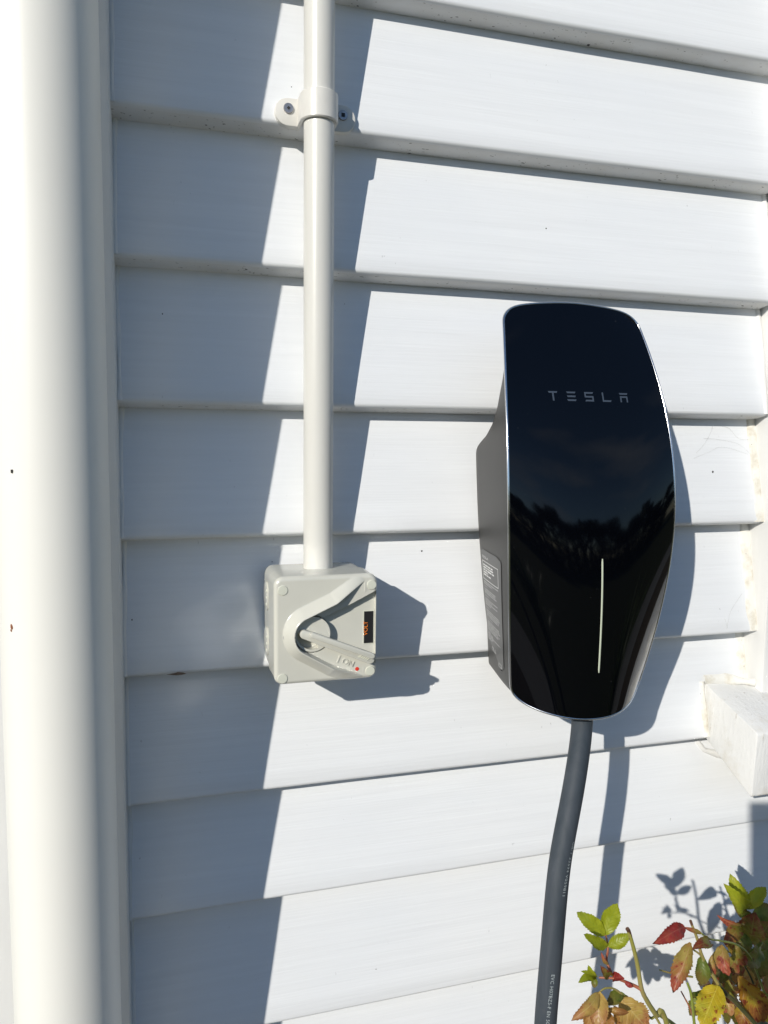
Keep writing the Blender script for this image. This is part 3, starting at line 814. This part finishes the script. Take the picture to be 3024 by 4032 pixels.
# ------------------------------------------------------------------ window at the right
wn = thing('window', 'white window frame edge and sloping sill at the right edge', 'window', (1.25, 0, -0.36))
v, f = box(0.6205, 0.715, -0.0125, 0.05, -0.300, 0.98, .002); add('facing_board', v, f, M_TRIM, wn, True, 40)
v, f = box(1.785, 1.885, -0.0125, 0.05, -0.300, 0.98, .002); add('facing_board', v, f, M_TRIM, wn, True, 40)
v, f = box(0.59, 1.91, -0.0150, 0.05, 0.9825, 1.06, .002); add('head_board', v, f, M_TRIM, wn, True, 40)
prof = [(0.029, -0.258), (-0.066, -0.2895), (-0.0685, -0.2920), (-0.0660, -0.3560), (-0.0640, -0.3580), (0.029, -0.311)]
V = []; nseg = 60
for i in range(nseg + 1):
    x = 0.5655 + (1.935 - .5655) * i / nseg; k_ = .0012 * noise.noise(Vector((x * 9, 2, 2)))
    V += [(x, y + k_ * .5, z + k_) for y, z in prof]
k = len(prof)
F = [[i * k + j, i * k + (j + 1) % k, i * k + k + (j + 1) % k, i * k + k + j] for i in range(nseg) for j in range(k)] + [list(range(k)), [nseg * k + j for j in range(k)]]
v, f = bevelled(V, F, .0012, 2, 30); sill = add('sill', v, f, M_SILL, wn, True, 40)
for a, b_, c_, d_ in ((.717, .765, -.26, .98), (1.735, 1.783, -.26, .98)):
    v, f = box(a, b_, -.004, .028, c_, d_, .002); add('sash_stile', v, f, M_TRIM, wn, True, 40)
for a, b_ in ((-.262, -.20), (.93, .978)):
    v, f = box(.767, 1.733, -.0038, .028, a, b_, .002); add('sash_rail', v, f, M_TRIM, wn, True, 40)
v, f = box(.767, 1.733, .012, .016, -.198, .928); add('pane', v, f, mat('window_glass', (0.02, 0.025, 0.03), 0.02), wn, False)
# sealant round the sill's end
def bead_path(P, w_, h_, name, parent, seed, material):
    V, F = [], []; k = 6
    Pn = []
    for a, b in zip(P, P[1:]):
        n = max(2, int((b - a).length / .004)); Pn += [a.lerp(b, i / n) for i in range(n)]
    Pn.append(P[-1])
    for i, p in enumerate(Pn):
        t = (Pn[min(i + 1, len(Pn) - 1)] - Pn[max(i - 1, 0)]).normalized(); n_ = Vector((0, -1, 0)); n_ = (n_ - t * t.dot(n_)).normalized(); s_ = t.cross(n_)
        q = w_ * (1 + .6 * noise.noise(p * 60 + Vector((seed, 0, 0))))
        for j in range(k): a = math.pi * j / (k - 1); V.append(p + s_ * (-math.cos(a) * q / 2) + n_ * (math.sin(a) * h_ - .0008))
    for i in range(len(Pn) - 1):
        for j in range(k - 1): a = i * k + j; F.append([a, a + k, a + k + 1, a + 1])
    return add(name, V, F, material, parent)
bead_path([Vector((.5625, board_y(-.265), -.262)), Vector((.5625, board_y(-.290), -.290)), Vector((.564, board_y(-.318), -.320))], .008, .003, 'sealant_bead', wn, 1, M_SEAL)
bead_path([Vector((.564, board_y(-.262) - .001, -.2605)), Vector((.59, board_y(-.262) - .003, -.2610)), Vector((.618, -.004, -.2635))], .010, .004, 'sealant_bead', wn, 2, M_SEAL)
bead_path([Vector((.5625, board_y(-.325) , -.326)), Vector((.575, board_y(-.345), -.343)), Vector((.60, board_y(-.36), -.352))], .007, .003, 'sealant_bead', wn, 3, M_TRIM)

# ------------------------------------------------------------------ eave over the wall
ev = thing('roof_eave', 'white soffit and gutter of the roof overhanging the wall top', 'roof', (1.0, 0, 1.40))
v, f = box(-0.5, XR, -0.36, 0.13, 1.402, 1.42); add('soffit', v, f, M_TRIM, ev, False)
v, f = box(-0.5, XR, -0.385, -0.362, 1.38, 1.56, .002); add('fascia', v, f, M_TRIM, ev, False)
v, f = box(-0.5, XR, -0.50, -0.387, 1.45, 1.55, .02, 4); add('gutter', v, f, M_TRIM, ev, False)

# ------------------------------------------------------------------ rose bush
def leaf_mat(name, stops, spots=0.0, spotcol=(0.12, 0.02, 0.01), vein=(0.3, 0.35, 0.06), edge=None, seed=0, tip=None):
    m = mat(name, stops[0][1], 0.42, 0.4); n = N(m)
    uv = n.new('ShaderNodeUVMap'); uv.uv_map = 'UVMap'
    oi = n.new('ShaderNodeObjectInfo')
    vec = n.coord(); ad = n.new('ShaderNodeVectorMath', operation='ADD'); n.link(vec, ad.inputs[0])
    ad.inputs[1].default_value = (seed, seed * 2, 0); vec = ad.outputs['Vector']
    f = n.noise(vec, 60, 4, 0.6)
    c = n.ramp(f, stops)
    sep = n.new('ShaderNodeSeparateXYZ'); n.link(uv.outputs['UV'], sep.inputs['Vector'])
    if tip:
        tn = n.noise(vec, 95, 4, 0.65); ta = n.new('ShaderNodeMath', operation='MULTIPLY_ADD'); n.link(tn, ta.inputs[0]); ta.inputs[1].default_value = 1.5; n.link(sep.outputs['Y'], ta.inputs[2])
        tm = n.new('ShaderNodeMath', operation='MULTIPLY'); n.link(ta.outputs[0], tm.inputs[0]); tm.inputs[1].default_value = .5
        c = n.mix(n.ramp(tm.outputs[0], [(0.56, g(0)), (0.76, g(1))]), c, tip)
    if edge:
        ab = n.new('ShaderNodeMath', operation='ABSOLUTE'); n.link(sep.outputs['X'], ab.inputs[0])
        ad2 = n.new('ShaderNodeMath', operation='ADD'); n.link(ab.outputs[0], ad2.inputs[0])
        ml = n.new('ShaderNodeMath', operation='MULTIPLY'); n.link(f, ml.inputs[0]); ml.inputs[1].default_value = .95; n.link(ml.outputs[0], ad2.inputs[1])
        c = n.mix(n.ramp(ad2.outputs[0], [(1.22, g(0)), (1.42, g(1))]), c, edge)
    if spots:
        f2 = n.noise(vec, 190, 3, 0.5); c = n.mix(n.ramp(f2, [(1 - spots - .06, g(0)), (1 - spots, g(.9))]), c, spotcol)
    # midrib and side veins
    ab = n.new('ShaderNodeMath', operation='ABSOLUTE'); n.link(sep.outputs['X'], ab.inputs[0])
    mid = n.ramp(ab.outputs[0], [(0.02, g(1)), (0.07, g(0))])
    sk = n.new('ShaderNodeMath', operation='MULTIPLY_ADD'); n.link(ab.outputs[0], sk.inputs[0]); sk.inputs[1].default_value = -.28; n.link(sep.outputs['Y'], sk.inputs[2])
    sn = n.new('ShaderNodeMath', operation='MULTIPLY'); n.link(sk.outputs[0], sn.inputs[0]); sn.inputs[1].default_value = 48
    si = n.new('ShaderNodeMath', operation='SINE'); n.link(sn.outputs[0], si.inputs[0])
    sv = n.ramp(si.outputs[0], [(0.90, g(0)), (1.0, g(.6))])
    vn = n.mix(1.0, mid, sv, 'ADD')
    c = n.mix(n.mix(1.0, vn, (0.6, 0.6, 0.6), 'MULTIPLY'), c, vein)
    n.color(c); n.bump(n.mix(.5, n.ramp(si.outputs[0], [(0.5, g(1)), (1, g(0))]), f), .45, .0010)
    # light passing through the blade
    tr = n.new('ShaderNodeBsdfTranslucent'); n.link(c, tr.inputs['Color'])
    mxs = n.new('ShaderNodeMixShader'); mxs.inputs[0].default_value = .32
    out = n.t.nodes['Material Output']; n.link(n.b.outputs[0], mxs.inputs[1]); n.link(tr.outputs[0], mxs.inputs[2]); n.link(mxs.outputs[0], out.inputs['Surface'])
    return m
LM = {
 'fresh': leaf_mat('fresh_leaf', [(0.3, (0.21, 0.25, 0.012)), (0.5, (0.30, 0.33, 0.018)), (0.7, (0.37, 0.36, 0.03))], edge=(0.30, 0.10, 0.03), vein=(0.22, 0.28, .02)),
 'green': leaf_mat('green_leaf', [(0.3, (0.05, 0.085, 0.012)), (0.5, (0.11, 0.15, 0.02)), (0.7, (0.20, 0.22, 0.03))], spots=.30, spotcol=(.12, .05, .02), vein=(0.15, 0.19, .03), seed=3, tip=(0.17, 0.13, 0.03)),
 'red': leaf_mat('red_leaf', [(0.3, (0.24, 0.022, 0.018)), (0.5, (0.32, 0.04, 0.035)), (0.7, (0.38, 0.10, 0.05))], vein=(0.42, 0.12, .08), seed=5),
 'pink': leaf_mat('red_brown_leaf', [(0.32, (0.32, 0.16, 0.05)), (0.5, (0.30, 0.22, 0.05)), (0.66, (0.36, 0.28, 0.07))], spots=.32, spotcol=(.20, .03, .02), vein=(0.46, 0.30, .14), seed=8, tip=(0.36, 0.085, 0.05)),
 'tan': leaf_mat('tan_leaf', [(0.3, (0.36, 0.21, 0.05)), (0.5, (0.46, 0.31, 0.085)), (0.7, (0.40, 0.34, 0.08))], spots=.30, spotcol=(.24, .08, .03), edge=(0.30, 0.06, 0.03), vein=(0.55, 0.42, .16), seed=11, tip=(0.38, 0.18, 0.07)),
 'brown': leaf_mat('brown_leaf', [(0.3, (0.22, 0.09, 0.03)), (0.5, (0.33, 0.16, 0.045)), (0.7, (0.40, 0.25, 0.06))], spots=.32, vein=(0.42, 0.28, .10), seed=13),
 'yellow': leaf_mat('yellow_leaf', [(0.3, (0.42, 0.28, 0.015)), (0.5, (0.50, 0.38, 0.02)), (0.7, (0.36, 0.34, 0.03))], spots=.37, spotcol=(.22, .03, .01), vein=(0.62, 0.52, .08), seed=17),
 'orange': leaf_mat('orange_leaf', [(0.3, (0.26, 0.09, 0.012)), (0.5, (0.38, 0.20, 0.018)), (0.68, (0.34, 0.28, 0.025))], spots=.39, spotcol=(.16, .025, .012), vein=(0.34, 0.24, .04), seed=19, tip=(0.24, 0.09, 0.025)),
 'olive': leaf_mat('olive_leaf', [(0.3, (0.12, 0.10, 0.018)), (0.5, (0.20, 0.18, 0.025)), (0.7, (0.28, 0.17, 0.03))], spots=.36, spotcol=(.18, .03, .015), vein=(0.24, 0.21, .05), seed=23, tip=(0.22, 0.06, 0.03)),
}
rose = thing('rose_bush', 'rose bush with yellow-green, red and brown spotted leaves in the lower right corner', 'plant', (0.52, -0.16, -H))
CAMP = Vector((0, -CD, 0)); SUNV = -SUN.normalized()
def q6(X, Y): return 2200 + X / 2.013, 3300 + Y / 2.013
def leaf3(P0, P1, width, kind, face=None, fold=.35, curl=.15, twist=0.0, serr=1.0, seed=0):
    rnd = random.Random(seed); P0, P1 = Vector(P0), Vector(P1); ax_ = P1 - P0; Lg = ax_.length; ax_.normalize()
    f_ = face or ((CAMP - P0).normalized() * .6 + SUNV * .7 + Vector((rnd.uniform(-.4, .4), rnd.uniform(-.3, .3), rnd.uniform(-.3, .5))))
    n_ = (f_ - ax_ * f_.dot(ax_)).normalized(); s_ = ax_.cross(n_)
    NV, NU = 28, 3; V, F, UVs = [], [], []
    asym = rnd.uniform(-.08, .08); wob = rnd.uniform(0, 20)
    for i in range(NV + 1):
        t = i / NV
        wd = width / 2 * (math.sin(math.pi * min(1, (t + .012)) ** 0.97) ** 0.72) * (1.05 - .05 * t) if t < 1 else 0
        sr = 1 + serr * ((.075 if i % 2 else -.05) * rnd.uniform(.3, 1.5) + .10 * noise.noise(Vector((t * 6, wob, 2)))) * (0 < t < .97)
        ctr = P0 + ax_ * (Lg * t) + n_ * (Lg * curl * math.sin(math.pi * t) ) + s_ * (Lg * .05 * math.sin(math.pi * t * 1.3) * asym * 8)
        ang = twist * t; sn = s_ * math.cos(ang) + n_ * math.sin(ang); nn = n_ * math.cos(ang) - s_ * math.sin(ang)
        for j in range(-NU, NU + 1):
            u = j / NU; a = abs(u); e = sr if a == 1 else 1.0; fw_ = ax_ * (Lg * .018 * serr * (1 if i % 2 else 0) * (a == 1) * (t < .95))
            rip = .12 * width * noise.noise(Vector((t * 5, u * 2, wob + seed))) * a * 2
            V.append(ctr + fw_ + sn * (u * wd * e * math.cos(fold * .9)) + nn * (a * wd * math.sin(fold) - .18 * wd * math.sin(math.pi * a) + rip)); UVs.append((u, t))
    k = 2 * NU + 1
    for i in range(NV):
        for j in range(k - 1): a = i * k + j; F.append([a, a + 1, a + k + 1, a + k])
    return add('leaf', V, F, LM[kind], rose, True, None, uvs=UVs)
def leaf(bx, by, tx, ty, wpx, kind, b0, b1=None, **kw):
    b1 = b0 if b1 is None else b1
    P0 = at(*q6(bx, by), -b0); P1 = at(*q6(tx, ty), -b1)
    wd = wpx / 2.013 * (P0 - CAMP).dot(FW) / FPX
    return leaf3(P0, P1, wd, kind, seed=int(bx * 7 + by * 3 + tx), **kw)
def stem_mat(name, a, b):
    m = mat(name, a, .5); n = N(m); f = n.noise(n.coord((1, 1, .3)), 120, 4, .6); n.color(n.mix(n.ramp(f, [(0.35, g(0)), (.65, g(1))]), a, b)); n.bump(f, .3, .001); return m
MS_OL = stem_mat('olive_stem', (0.26, 0.25, 0.05), (0.33, 0.26, 0.10)); MS_GR = stem_mat('green_stem', (0.17, 0.22, 0.03), (0.26, 0.29, 0.05))
MS_RED = stem_mat('red_stem', (0.30, 0.07, 0.04), (0.36, 0.16, 0.07)); MS_DK = stem_mat('dark_stem', (0.05, 0.06, 0.018), (0.10, 0.09, 0.03)); MS_CUT = stem_mat('cut_end', (0.06, 0.025, 0.015), (0.14, 0.07, 0.04))
def stem(pts, r0, r1, material, name='stem', extra=None):
    P = [at(*q6(x, y), -b) for x, y, b in pts]
    if extra: P += [Vector(e) for e in extra]
    C = catmull(P, 6); n = len(C)
    return add(name, *tube(C, [(r0 + (r1 - r0) * i / (n - 1)) * .58 + .00018 * noise.noise(Vector((i * .7, r0 * 1e4, 0))) for i in range(n)], 10), material, rose, True, 50)
G0 = (0.56, -0.17, -H - .01)
# left cane with its cut top
stem([(550, 725, .262), (590, 860, .262), (625, 1010, .261), (655, 1190, .26), (700, 1290, .258), (770, 1400, .255), (880, 1560, .25)], .0021, .0036, MS_OL, extra=[(.40, -.235, -.62), (.50, -.20, -.85), G0])
stem([(543, 718, .262), (556, 740, .262), (572, 800, .262)], .0023, .0022, MS_CUT, 'cut_stem_end')
stem([(655, 1200, .26), (600, 1170, .258), (520, 1135, .256), (440, 1112, .255), (320, 1105, .25)], .0022, .0011, MS_RED)
stem([(420, 1080, .255), (390, 1010, .252), (378, 960, .25), (390, 880, .246), (378, 790, .243), (368, 768, .243)], .0020, .0008, MS_RED)
stem([(480, 1240, .135), (500, 1225, .135), (560, 1290, .134)], .0010, .0012, MS_GR)
stem([(320, 1225, .14), (370, 1190, .138), (450, 1200, .136), (560, 1290, .134), (720, 1420, .13), (860, 1600, .13)], .0012, .0024, MS_OL, extra=[(.52, -.14, -.75), G0])
stem([(712, 1312, .257), (760, 1375, .25), (890, 1460, .23), (960, 1520, .22)], .0020, .0026, MS_GR)
# middle cane
stem([(1045, 660, .20), (1072, 730, .20), (1098, 800, .199), (1135, 930, .198), (1200, 1050, .196), (1260, 1150, .194)], .0016, .0026, MS_OL)
stem([(1255, 1140, .194), (1320, 1230, .192), (1400, 1300, .19), (1560, 1474, .185), (1700, 1620, .18)], .0027, .0036, MS_DK, extra=[(.55, -.175, -.70), (.56, -.17, -.95), G0])
stem([(1044, 655, .20), (1060, 700, .20)], .0019, .0017, MS_CUT, 'cut_stem_end')
stem([(800, 1045, .205), (870, 1065, .203), (950, 1082, .20), (1060, 1100, .197)], .0010, .0014, MS_OL)
stem([(970, 1215, .19), (1000, 1270, .19), (1040, 1350, .19), (1090, 1500, .185)], .0009, .0013, MS_RED)
stem([(1020, 1150, .195), (1045, 1220, .195), (1060, 1330, .194), (1075, 1480, .19)], .0016, .0020, MS_GR)
stem([(1060, 880, .20), (1110, 915, .199), (1140, 950, .198)], .0012, .0014, MS_OL)
stem([(1130, 755, .20), (1200, 800, .19), (1290, 815, .18), (1420, 850, .165), (1520, 950, .15), (1620, 1200, .14), (1720, 1500, .14)], .0011, .0022, MS_GR, extra=[(.60, -.14, -.78), G0])
stem([(1505, 600, .10), (1510, 680, .105), (1540, 800, .11), (1600, 1000, .12), (1680, 1300, .13)], .0011, .0024, MS_RED, extra=[(.62, -.14, -.75), G0])
stem([(1450, 980, .14), (1500, 1060, .142), (1540, 1150, .145), (1570, 1290, .15)], .0012, .0016, MS_DK)
# leaves, left sprig
leaf(366, 772, 148, 583, 118, 'fresh', .243, .235, fold=.25, curl=.06)
leaf(370, 768, 463, 518, 138, 'fresh', .243, .245, fold=.30, curl=-.05)
leaf(386, 862, 198, 768, 92, 'fresh', .246, .25, fold=.35, curl=.06)
leaf(390, 858, 572, 768, 100, 'fresh', .246, .252, fold=.30, curl=.08)
leaf(302, 1102, 232, 1008, 62, 'fresh', .25, .252, fold=.3)
leaf(300, 1102, 175, 1053, 48, 'fresh', .25, .252, fold=.5)
leaf(298, 1104, 152, 1140, 74, 'fresh', .25, .255, fold=.3)
leaf(292, 1106, 278, 1188, 52, 'green', .25, .252)
leaf(430, 1118, 522, 1108, 86, 'red', .254, .262, fold=.7)
leaf(395, 1010, 335, 905, 34, 'pink', .252, .252, serr=0); leaf(410, 1090, 330, 1010, 80, 'olive', .253, .256, fold=.6)
leaf(520, 1135, 590, 1180, 40, 'red', .256, .26, serr=0)
leaf(318, 1222, 104, 1456, 112, 'tan', .14, .15, fold=.55, curl=.16)
leaf(322, 1216, 312, 1520, 168, 'tan', .14, .155, fold=.45, curl=.10)
leaf(300, 1260, 215, 1530, 110, 'brown', .135, .14, fold=.5, curl=.1)
leaf(330, 1300, 400, 1560, 120, 'brown', .13, .135, fold=.5, curl=.1)
leaf(480, 1262, 690, 1490, 235, 'tan', .135, .145, fold=.30, curl=.10)
leaf(500, 1232, 372, 1318, 95, 'green', .135, .14, fold=.3)
leaf(470, 1215, 640, 1305, 80, 'olive', .13, .125, fold=.5)
leaf(380, 1352, 556, 1388, 62, 'brown', .142, .15, fold=.6, curl=.15)
leaf(440, 1330, 520, 1500, 110, 'brown', .128, .13)
# leaves, middle cane
leaf(1000, 705, 738, 828, 122, 'red', .20, .212, fold=.45, curl=.10)
leaf(1132, 757, 985, 702, 40, 'pink', .20, .20, fold=.5, curl=.06, serr=0)
leaf(1045, 828, 912, 1232, 165, 'pink', .20, .212, fold=.75, curl=.08)
leaf(1195, 815, 1060, 884, 92, 'olive', .196, .206, fold=.35)
leaf(1130, 930, 1135, 1165, 120, 'green', .195, .20, fold=.5)
leaf(1215, 925, 1240, 1080, 62, 'pink', .19, .194, fold=.6)
leaf(1290, 845, 1352, 1092, 140, 'pink', .185, .20, fold=.55)
leaf(1262, 1168, 1130, 1500, 205, 'yellow', .194, .21, fold=.30, curl=.05)
leaf(1248, 1235, 1302, 1388, 118, 'pink', .188, .19, fold=.4)
leaf(1430, 1095, 1625, 1450, 205, 'orange', .175, .185, fold=.35, curl=.08)
leaf(1340, 1130, 1420, 1320, 120, 'olive', .172, .17)
leaf(1480, 1300, 1440, 1500, 120, 'orange', .165, .17); leaf(1620, 1360, 1600, 1540, 150, 'yellow', .165, .17)
# leaves, right cane
leaf(1498, 562, 1358, 286, 128, 'fresh', .10, .09, fold=.3); leaf(1492, 568, 1308, 366, 120, 'fresh', .105, .112, fold=.35)
leaf(1502, 566, 1640, 386, 112, 'fresh', .10, .098, fold=.4); leaf(1508, 615, 1385, 522, 84, 'green', .102, .105, fold=.3)
leaf(1530, 620, 1690, 560, 130, 'green', .10, .10, fold=.25)
leaf(1510, 830, 1560, 585, 210, 'olive', .118, .125, fold=.3, curl=.10)
leaf(1600, 780, 1690, 640, 180, 'olive', .105, .10); leaf(1458, 676, 1262, 606, 74, 'pink', .13, .14, fold=.5)
leaf(1440, 700, 1320, 850, 120, 'olive', .14, .15, fold=.4); leaf(1480, 760, 1445, 900, 130, 'green', .135, .14)
leaf(1600, 860, 1395, 960, 170, 'green', .13, .15, fold=.3); leaf(1640, 880, 1560, 1130, 200, 'green', .125, .14, fold=.3)
leaf(1400, 850, 1480, 1010, 110, 'olive', .15, .155)
leaf(1640, 1080, 1700, 1300, 140, 'pink', .13, .14); leaf(1500, 1010, 1530, 1180, 90, 'tan', .14, .14)
rl = random.Random(21)
for i in range(46):
    X = rl.uniform(1330, 1900); Y = rl.uniform(760, 1560)
    if X < 1480 and Y > 1150: X += 200
    b0 = rl.uniform(.02, .13); a = rl.uniform(0, 6.28)
    leaf(X, Y, X + 150 * math.cos(a), Y + 110 + 110 * math.sin(a), rl.uniform(90, 170), rl.choice(['green', 'green', 'olive', 'olive', 'orange', 'pink', 'brown', 'green']), b0, b0 + rl.uniform(-.02, .03), fold=rl.uniform(.2, .6), curl=rl.uniform(-.05, .15))
for i in range(34):
    X = rl.uniform(1120, 1480); Y = rl.uniform(820, 1560); b0 = rl.uniform(.03, .13); a = rl.uniform(0, 6.28)
    leaf(X, Y, X + 110 * math.cos(a), Y + 90 + 80 * math.sin(a), rl.uniform(70, 130), rl.choice(['green', 'green', 'olive', 'olive', 'brown', 'tan']), b0, b0 + rl.uniform(-.02, .03), fold=rl.uniform(.2, .7), curl=rl.uniform(-.05, .18))
for i in range(60):            # the lower bush, below the frame
    a = rl.uniform(0, 6.28); P = Vector((.5 + rl.uniform(-.14, .3), -.16 + rl.uniform(-.11, .12), rl.uniform(-1.0, -.66)))
    leaf3(P, P + Vector((math.cos(a) * .035, math.sin(a) * .035, rl.uniform(-.03, .01))), .026, rl.choice(['green', 'green', 'olive', 'orange', 'tan', 'pink']), seed=900 + i)

# ------------------------------------------------------------------ unseen phone, on a tripod added to hold it, casting the shadow beside the rose
ph = thing('added_phone_stand', 'unseen smartphone on an added slim black tripod behind the viewpoint, casting the shadow beside the rose', 'phone tripod', (0, -CD - .05, -H))
M_PH = mat('phone_black', (0.02, 0.02, 0.022), .35)
def in_cam(v): return [CAMP + RT * p[0] + UP * p[1] - FW * p[2] for p in v]
v, f = box(-.044, .0275, -.130, .013, .004, .012, .003); add('phone', in_cam(v), f, M_PH, ph, True, 40)
v, f = box(-.042, .002, -.150, -.118, .003, .028, .003); add('clamp', in_cam(v), f, M_PH, ph, True, 40)
pb = CAMP + RT * -.02 + UP * -.15 - FW * .016
v, f = tube([pb, Vector((pb.x, pb.y, -.45)), Vector((pb.x, pb.y, -.62))], [.009, .009, .012], 16); add('pole', v, f, M_PH, ph, True, 40)
for k in range(3):
    a = R(90 + 120 * k); v, f = tube([(pb.x, pb.y, -.60), (pb.x + .36 * math.cos(a), pb.y + .36 * math.sin(a) * .9 - .0, -H + .006)], [.009, .007], 10); add('leg', v, f, M_PH, ph, True, 40)

# ------------------------------------------------------------------ unseen hedge and flax, added for the glass to reflect
def leaf_mass(name, label, cat, boxes, count, size, material, seed, kind=None):
    rn = np.random.RandomState(seed); V = []; F = []
    for k in range(count):
        bx = boxes[rn.randint(len(boxes))]; c = np.array([rn.uniform(bx[0], bx[1]), rn.uniform(bx[2], bx[3]), rn.uniform(bx[4], bx[5])])
        a = rn.normal(size=3); a /= np.linalg.norm(a); b = np.cross(a, rn.normal(size=3)); b /= np.linalg.norm(b); s = size * rn.uniform(.6, 1.3); n = len(V)
        V += [tuple(c - a * s), tuple(c + b * s * .5), tuple(c + a * s), tuple(c - b * s * .5)]; F.append([n, n + 1, n + 2, n + 3])
    o = add(name, V, F, material, None, False); o['label'] = label; o['category'] = cat
    if kind: o['kind'] = kind
    return o
M_HEDGE = simple_noisy('hedge_foliage', (0.018, 0.030, 0.010), .7, .5, 6)
rh = random.Random(11); bxs = []
for k in range(46):
    x = -26 + k * 1.25; t_ = rh.uniform(1.0, 2.2) if k % 6 else rh.uniform(2.0, 3.0)
    bxs.append((x - 1.0, x + 1.0, -16.5 + rh.uniform(-1, 1), -14.5, -H, t_)); bxs.append((x - .6, x + .6, -16 + rh.uniform(-1, 1), -14.6, t_ - .6, t_ + rh.uniform(.2, .7)))
leaf_mass('hedge', 'tall uneven dark green hedge added across the lawn for the charger glass to reflect', 'hedge', bxs, 30000, .22, M_HEDGE, 5)
M_FLAX = simple_noisy('flax_leaf', (0.09, 0.13, 0.035), .4, .4, 9, stretch=(1, 1, .3))
for nm, lx, ly, ll, sd_ in (('left', -0.25, -1.95, 'strappy green flax bush added on the lawn behind the viewpoint for the glass to reflect', 1), ('right', 1.7, -1.0, 'strappy green flax bush added beside the path right of the window for the glass to reflect', 2)):
    fb = thing('added_flax_bush', ll, 'plant', (lx, ly, -H), 'added flax bushes around the path'); rn = random.Random(sd_)  # out of view, added so the glass has foliage to reflect
    for k in range(34):
        a = rn.uniform(0, 6.28); ln = rn.uniform(.6, 1.05); lean = rn.uniform(.15, .75); V, F = [], []; n = 14
        d = Vector((math.cos(a), math.sin(a), 0)); pz = Vector((-math.sin(a), math.cos(a), 0)); p0 = Vector((lx + .05 * math.cos(a * 3), ly + .05 * math.sin(a * 2), -H))
        for i in range(n + 1):
            t = i / n; c = p0 + d * (lean * ln * t ** 1.7) + Vector((0, 0, ln * (t - .38 * lean * t * t * t))); ww = .022 * (1 - t ** 2.2) * (.6 + .4 * min(1, t * 4)) + .0005
            V += [c - pz * ww + d * .004, c - d * ww * .35, c + pz * ww + d * .004]
            if i: b = (i - 1) * 3; F += [[b, b + 1, b + 4, b + 3], [b + 1, b + 2, b + 5, b + 4]]
        add('leaf', V, F, M_FLAX, fb, True)

def strip_mark(pts, rad, material, name, parent):
    P = []
    for px, py in pts:
        q = at(px, py, .01); P.append(at(px, py, board_y(q.z) - .0004))
    C = catmull(P, 5); n = len(C)
    return add(name, *tube(C, [rad * (.5 + .8 * abs(noise.noise(Vector((i * .9, px, 0))))) for i in range(n)], 5), material, parent)
M_CHIP = simple_noisy('bare_wood_chip', (0.20, 0.14, 0.10), .8, .3, 300)
M_WEB = mat('cobweb_grey', (0.40, 0.39, 0.37), .9)
M_CRACK = mat('paint_crack', (0.42, 0.41, 0.38), .9)
V = [at(x, y, -.0006) for x, y in ((655, 2656), (690, 2650), (700, 2646), (722, 2648), (735, 2653), (716, 2657), (694, 2659), (676, 2658))]
add('paint_chip', V, [list(range(8))], M_CHIP, wall, False)
strip_mark([(2672, 2950), (2668, 2990), (2655, 3030), (2650, 3075), (2642, 3110)], .00022, M_CRACK, 'paint_crack', wall)
web = thing('cobweb', 'wispy grey cobweb threads on the boards right of the charger', 'cobweb', tuple(at(2760, 1760, 0)))
for pts in (((2745, 1790), (2770, 1735), (2800, 1700), (2815, 1680)), ((2815, 1680), (2860, 1690), (2920, 1720), (2975, 1735)), ((2770, 1735), (2830, 1722), (2900, 1745), (2960, 1790)), ((2738, 1800), (2790, 1775), (2850, 1765), (2940, 1780)),
            ((2855, 2470), (2862, 2440), (2885, 2400), (2925, 2345)), ((2862, 2440), (2870, 2470), (2866, 2490))):
    strip_mark([(x + random.uniform(-9, 9), y + random.uniform(-9, 9)) for x, y in pts], .00009, M_WEB, 'thread', web)
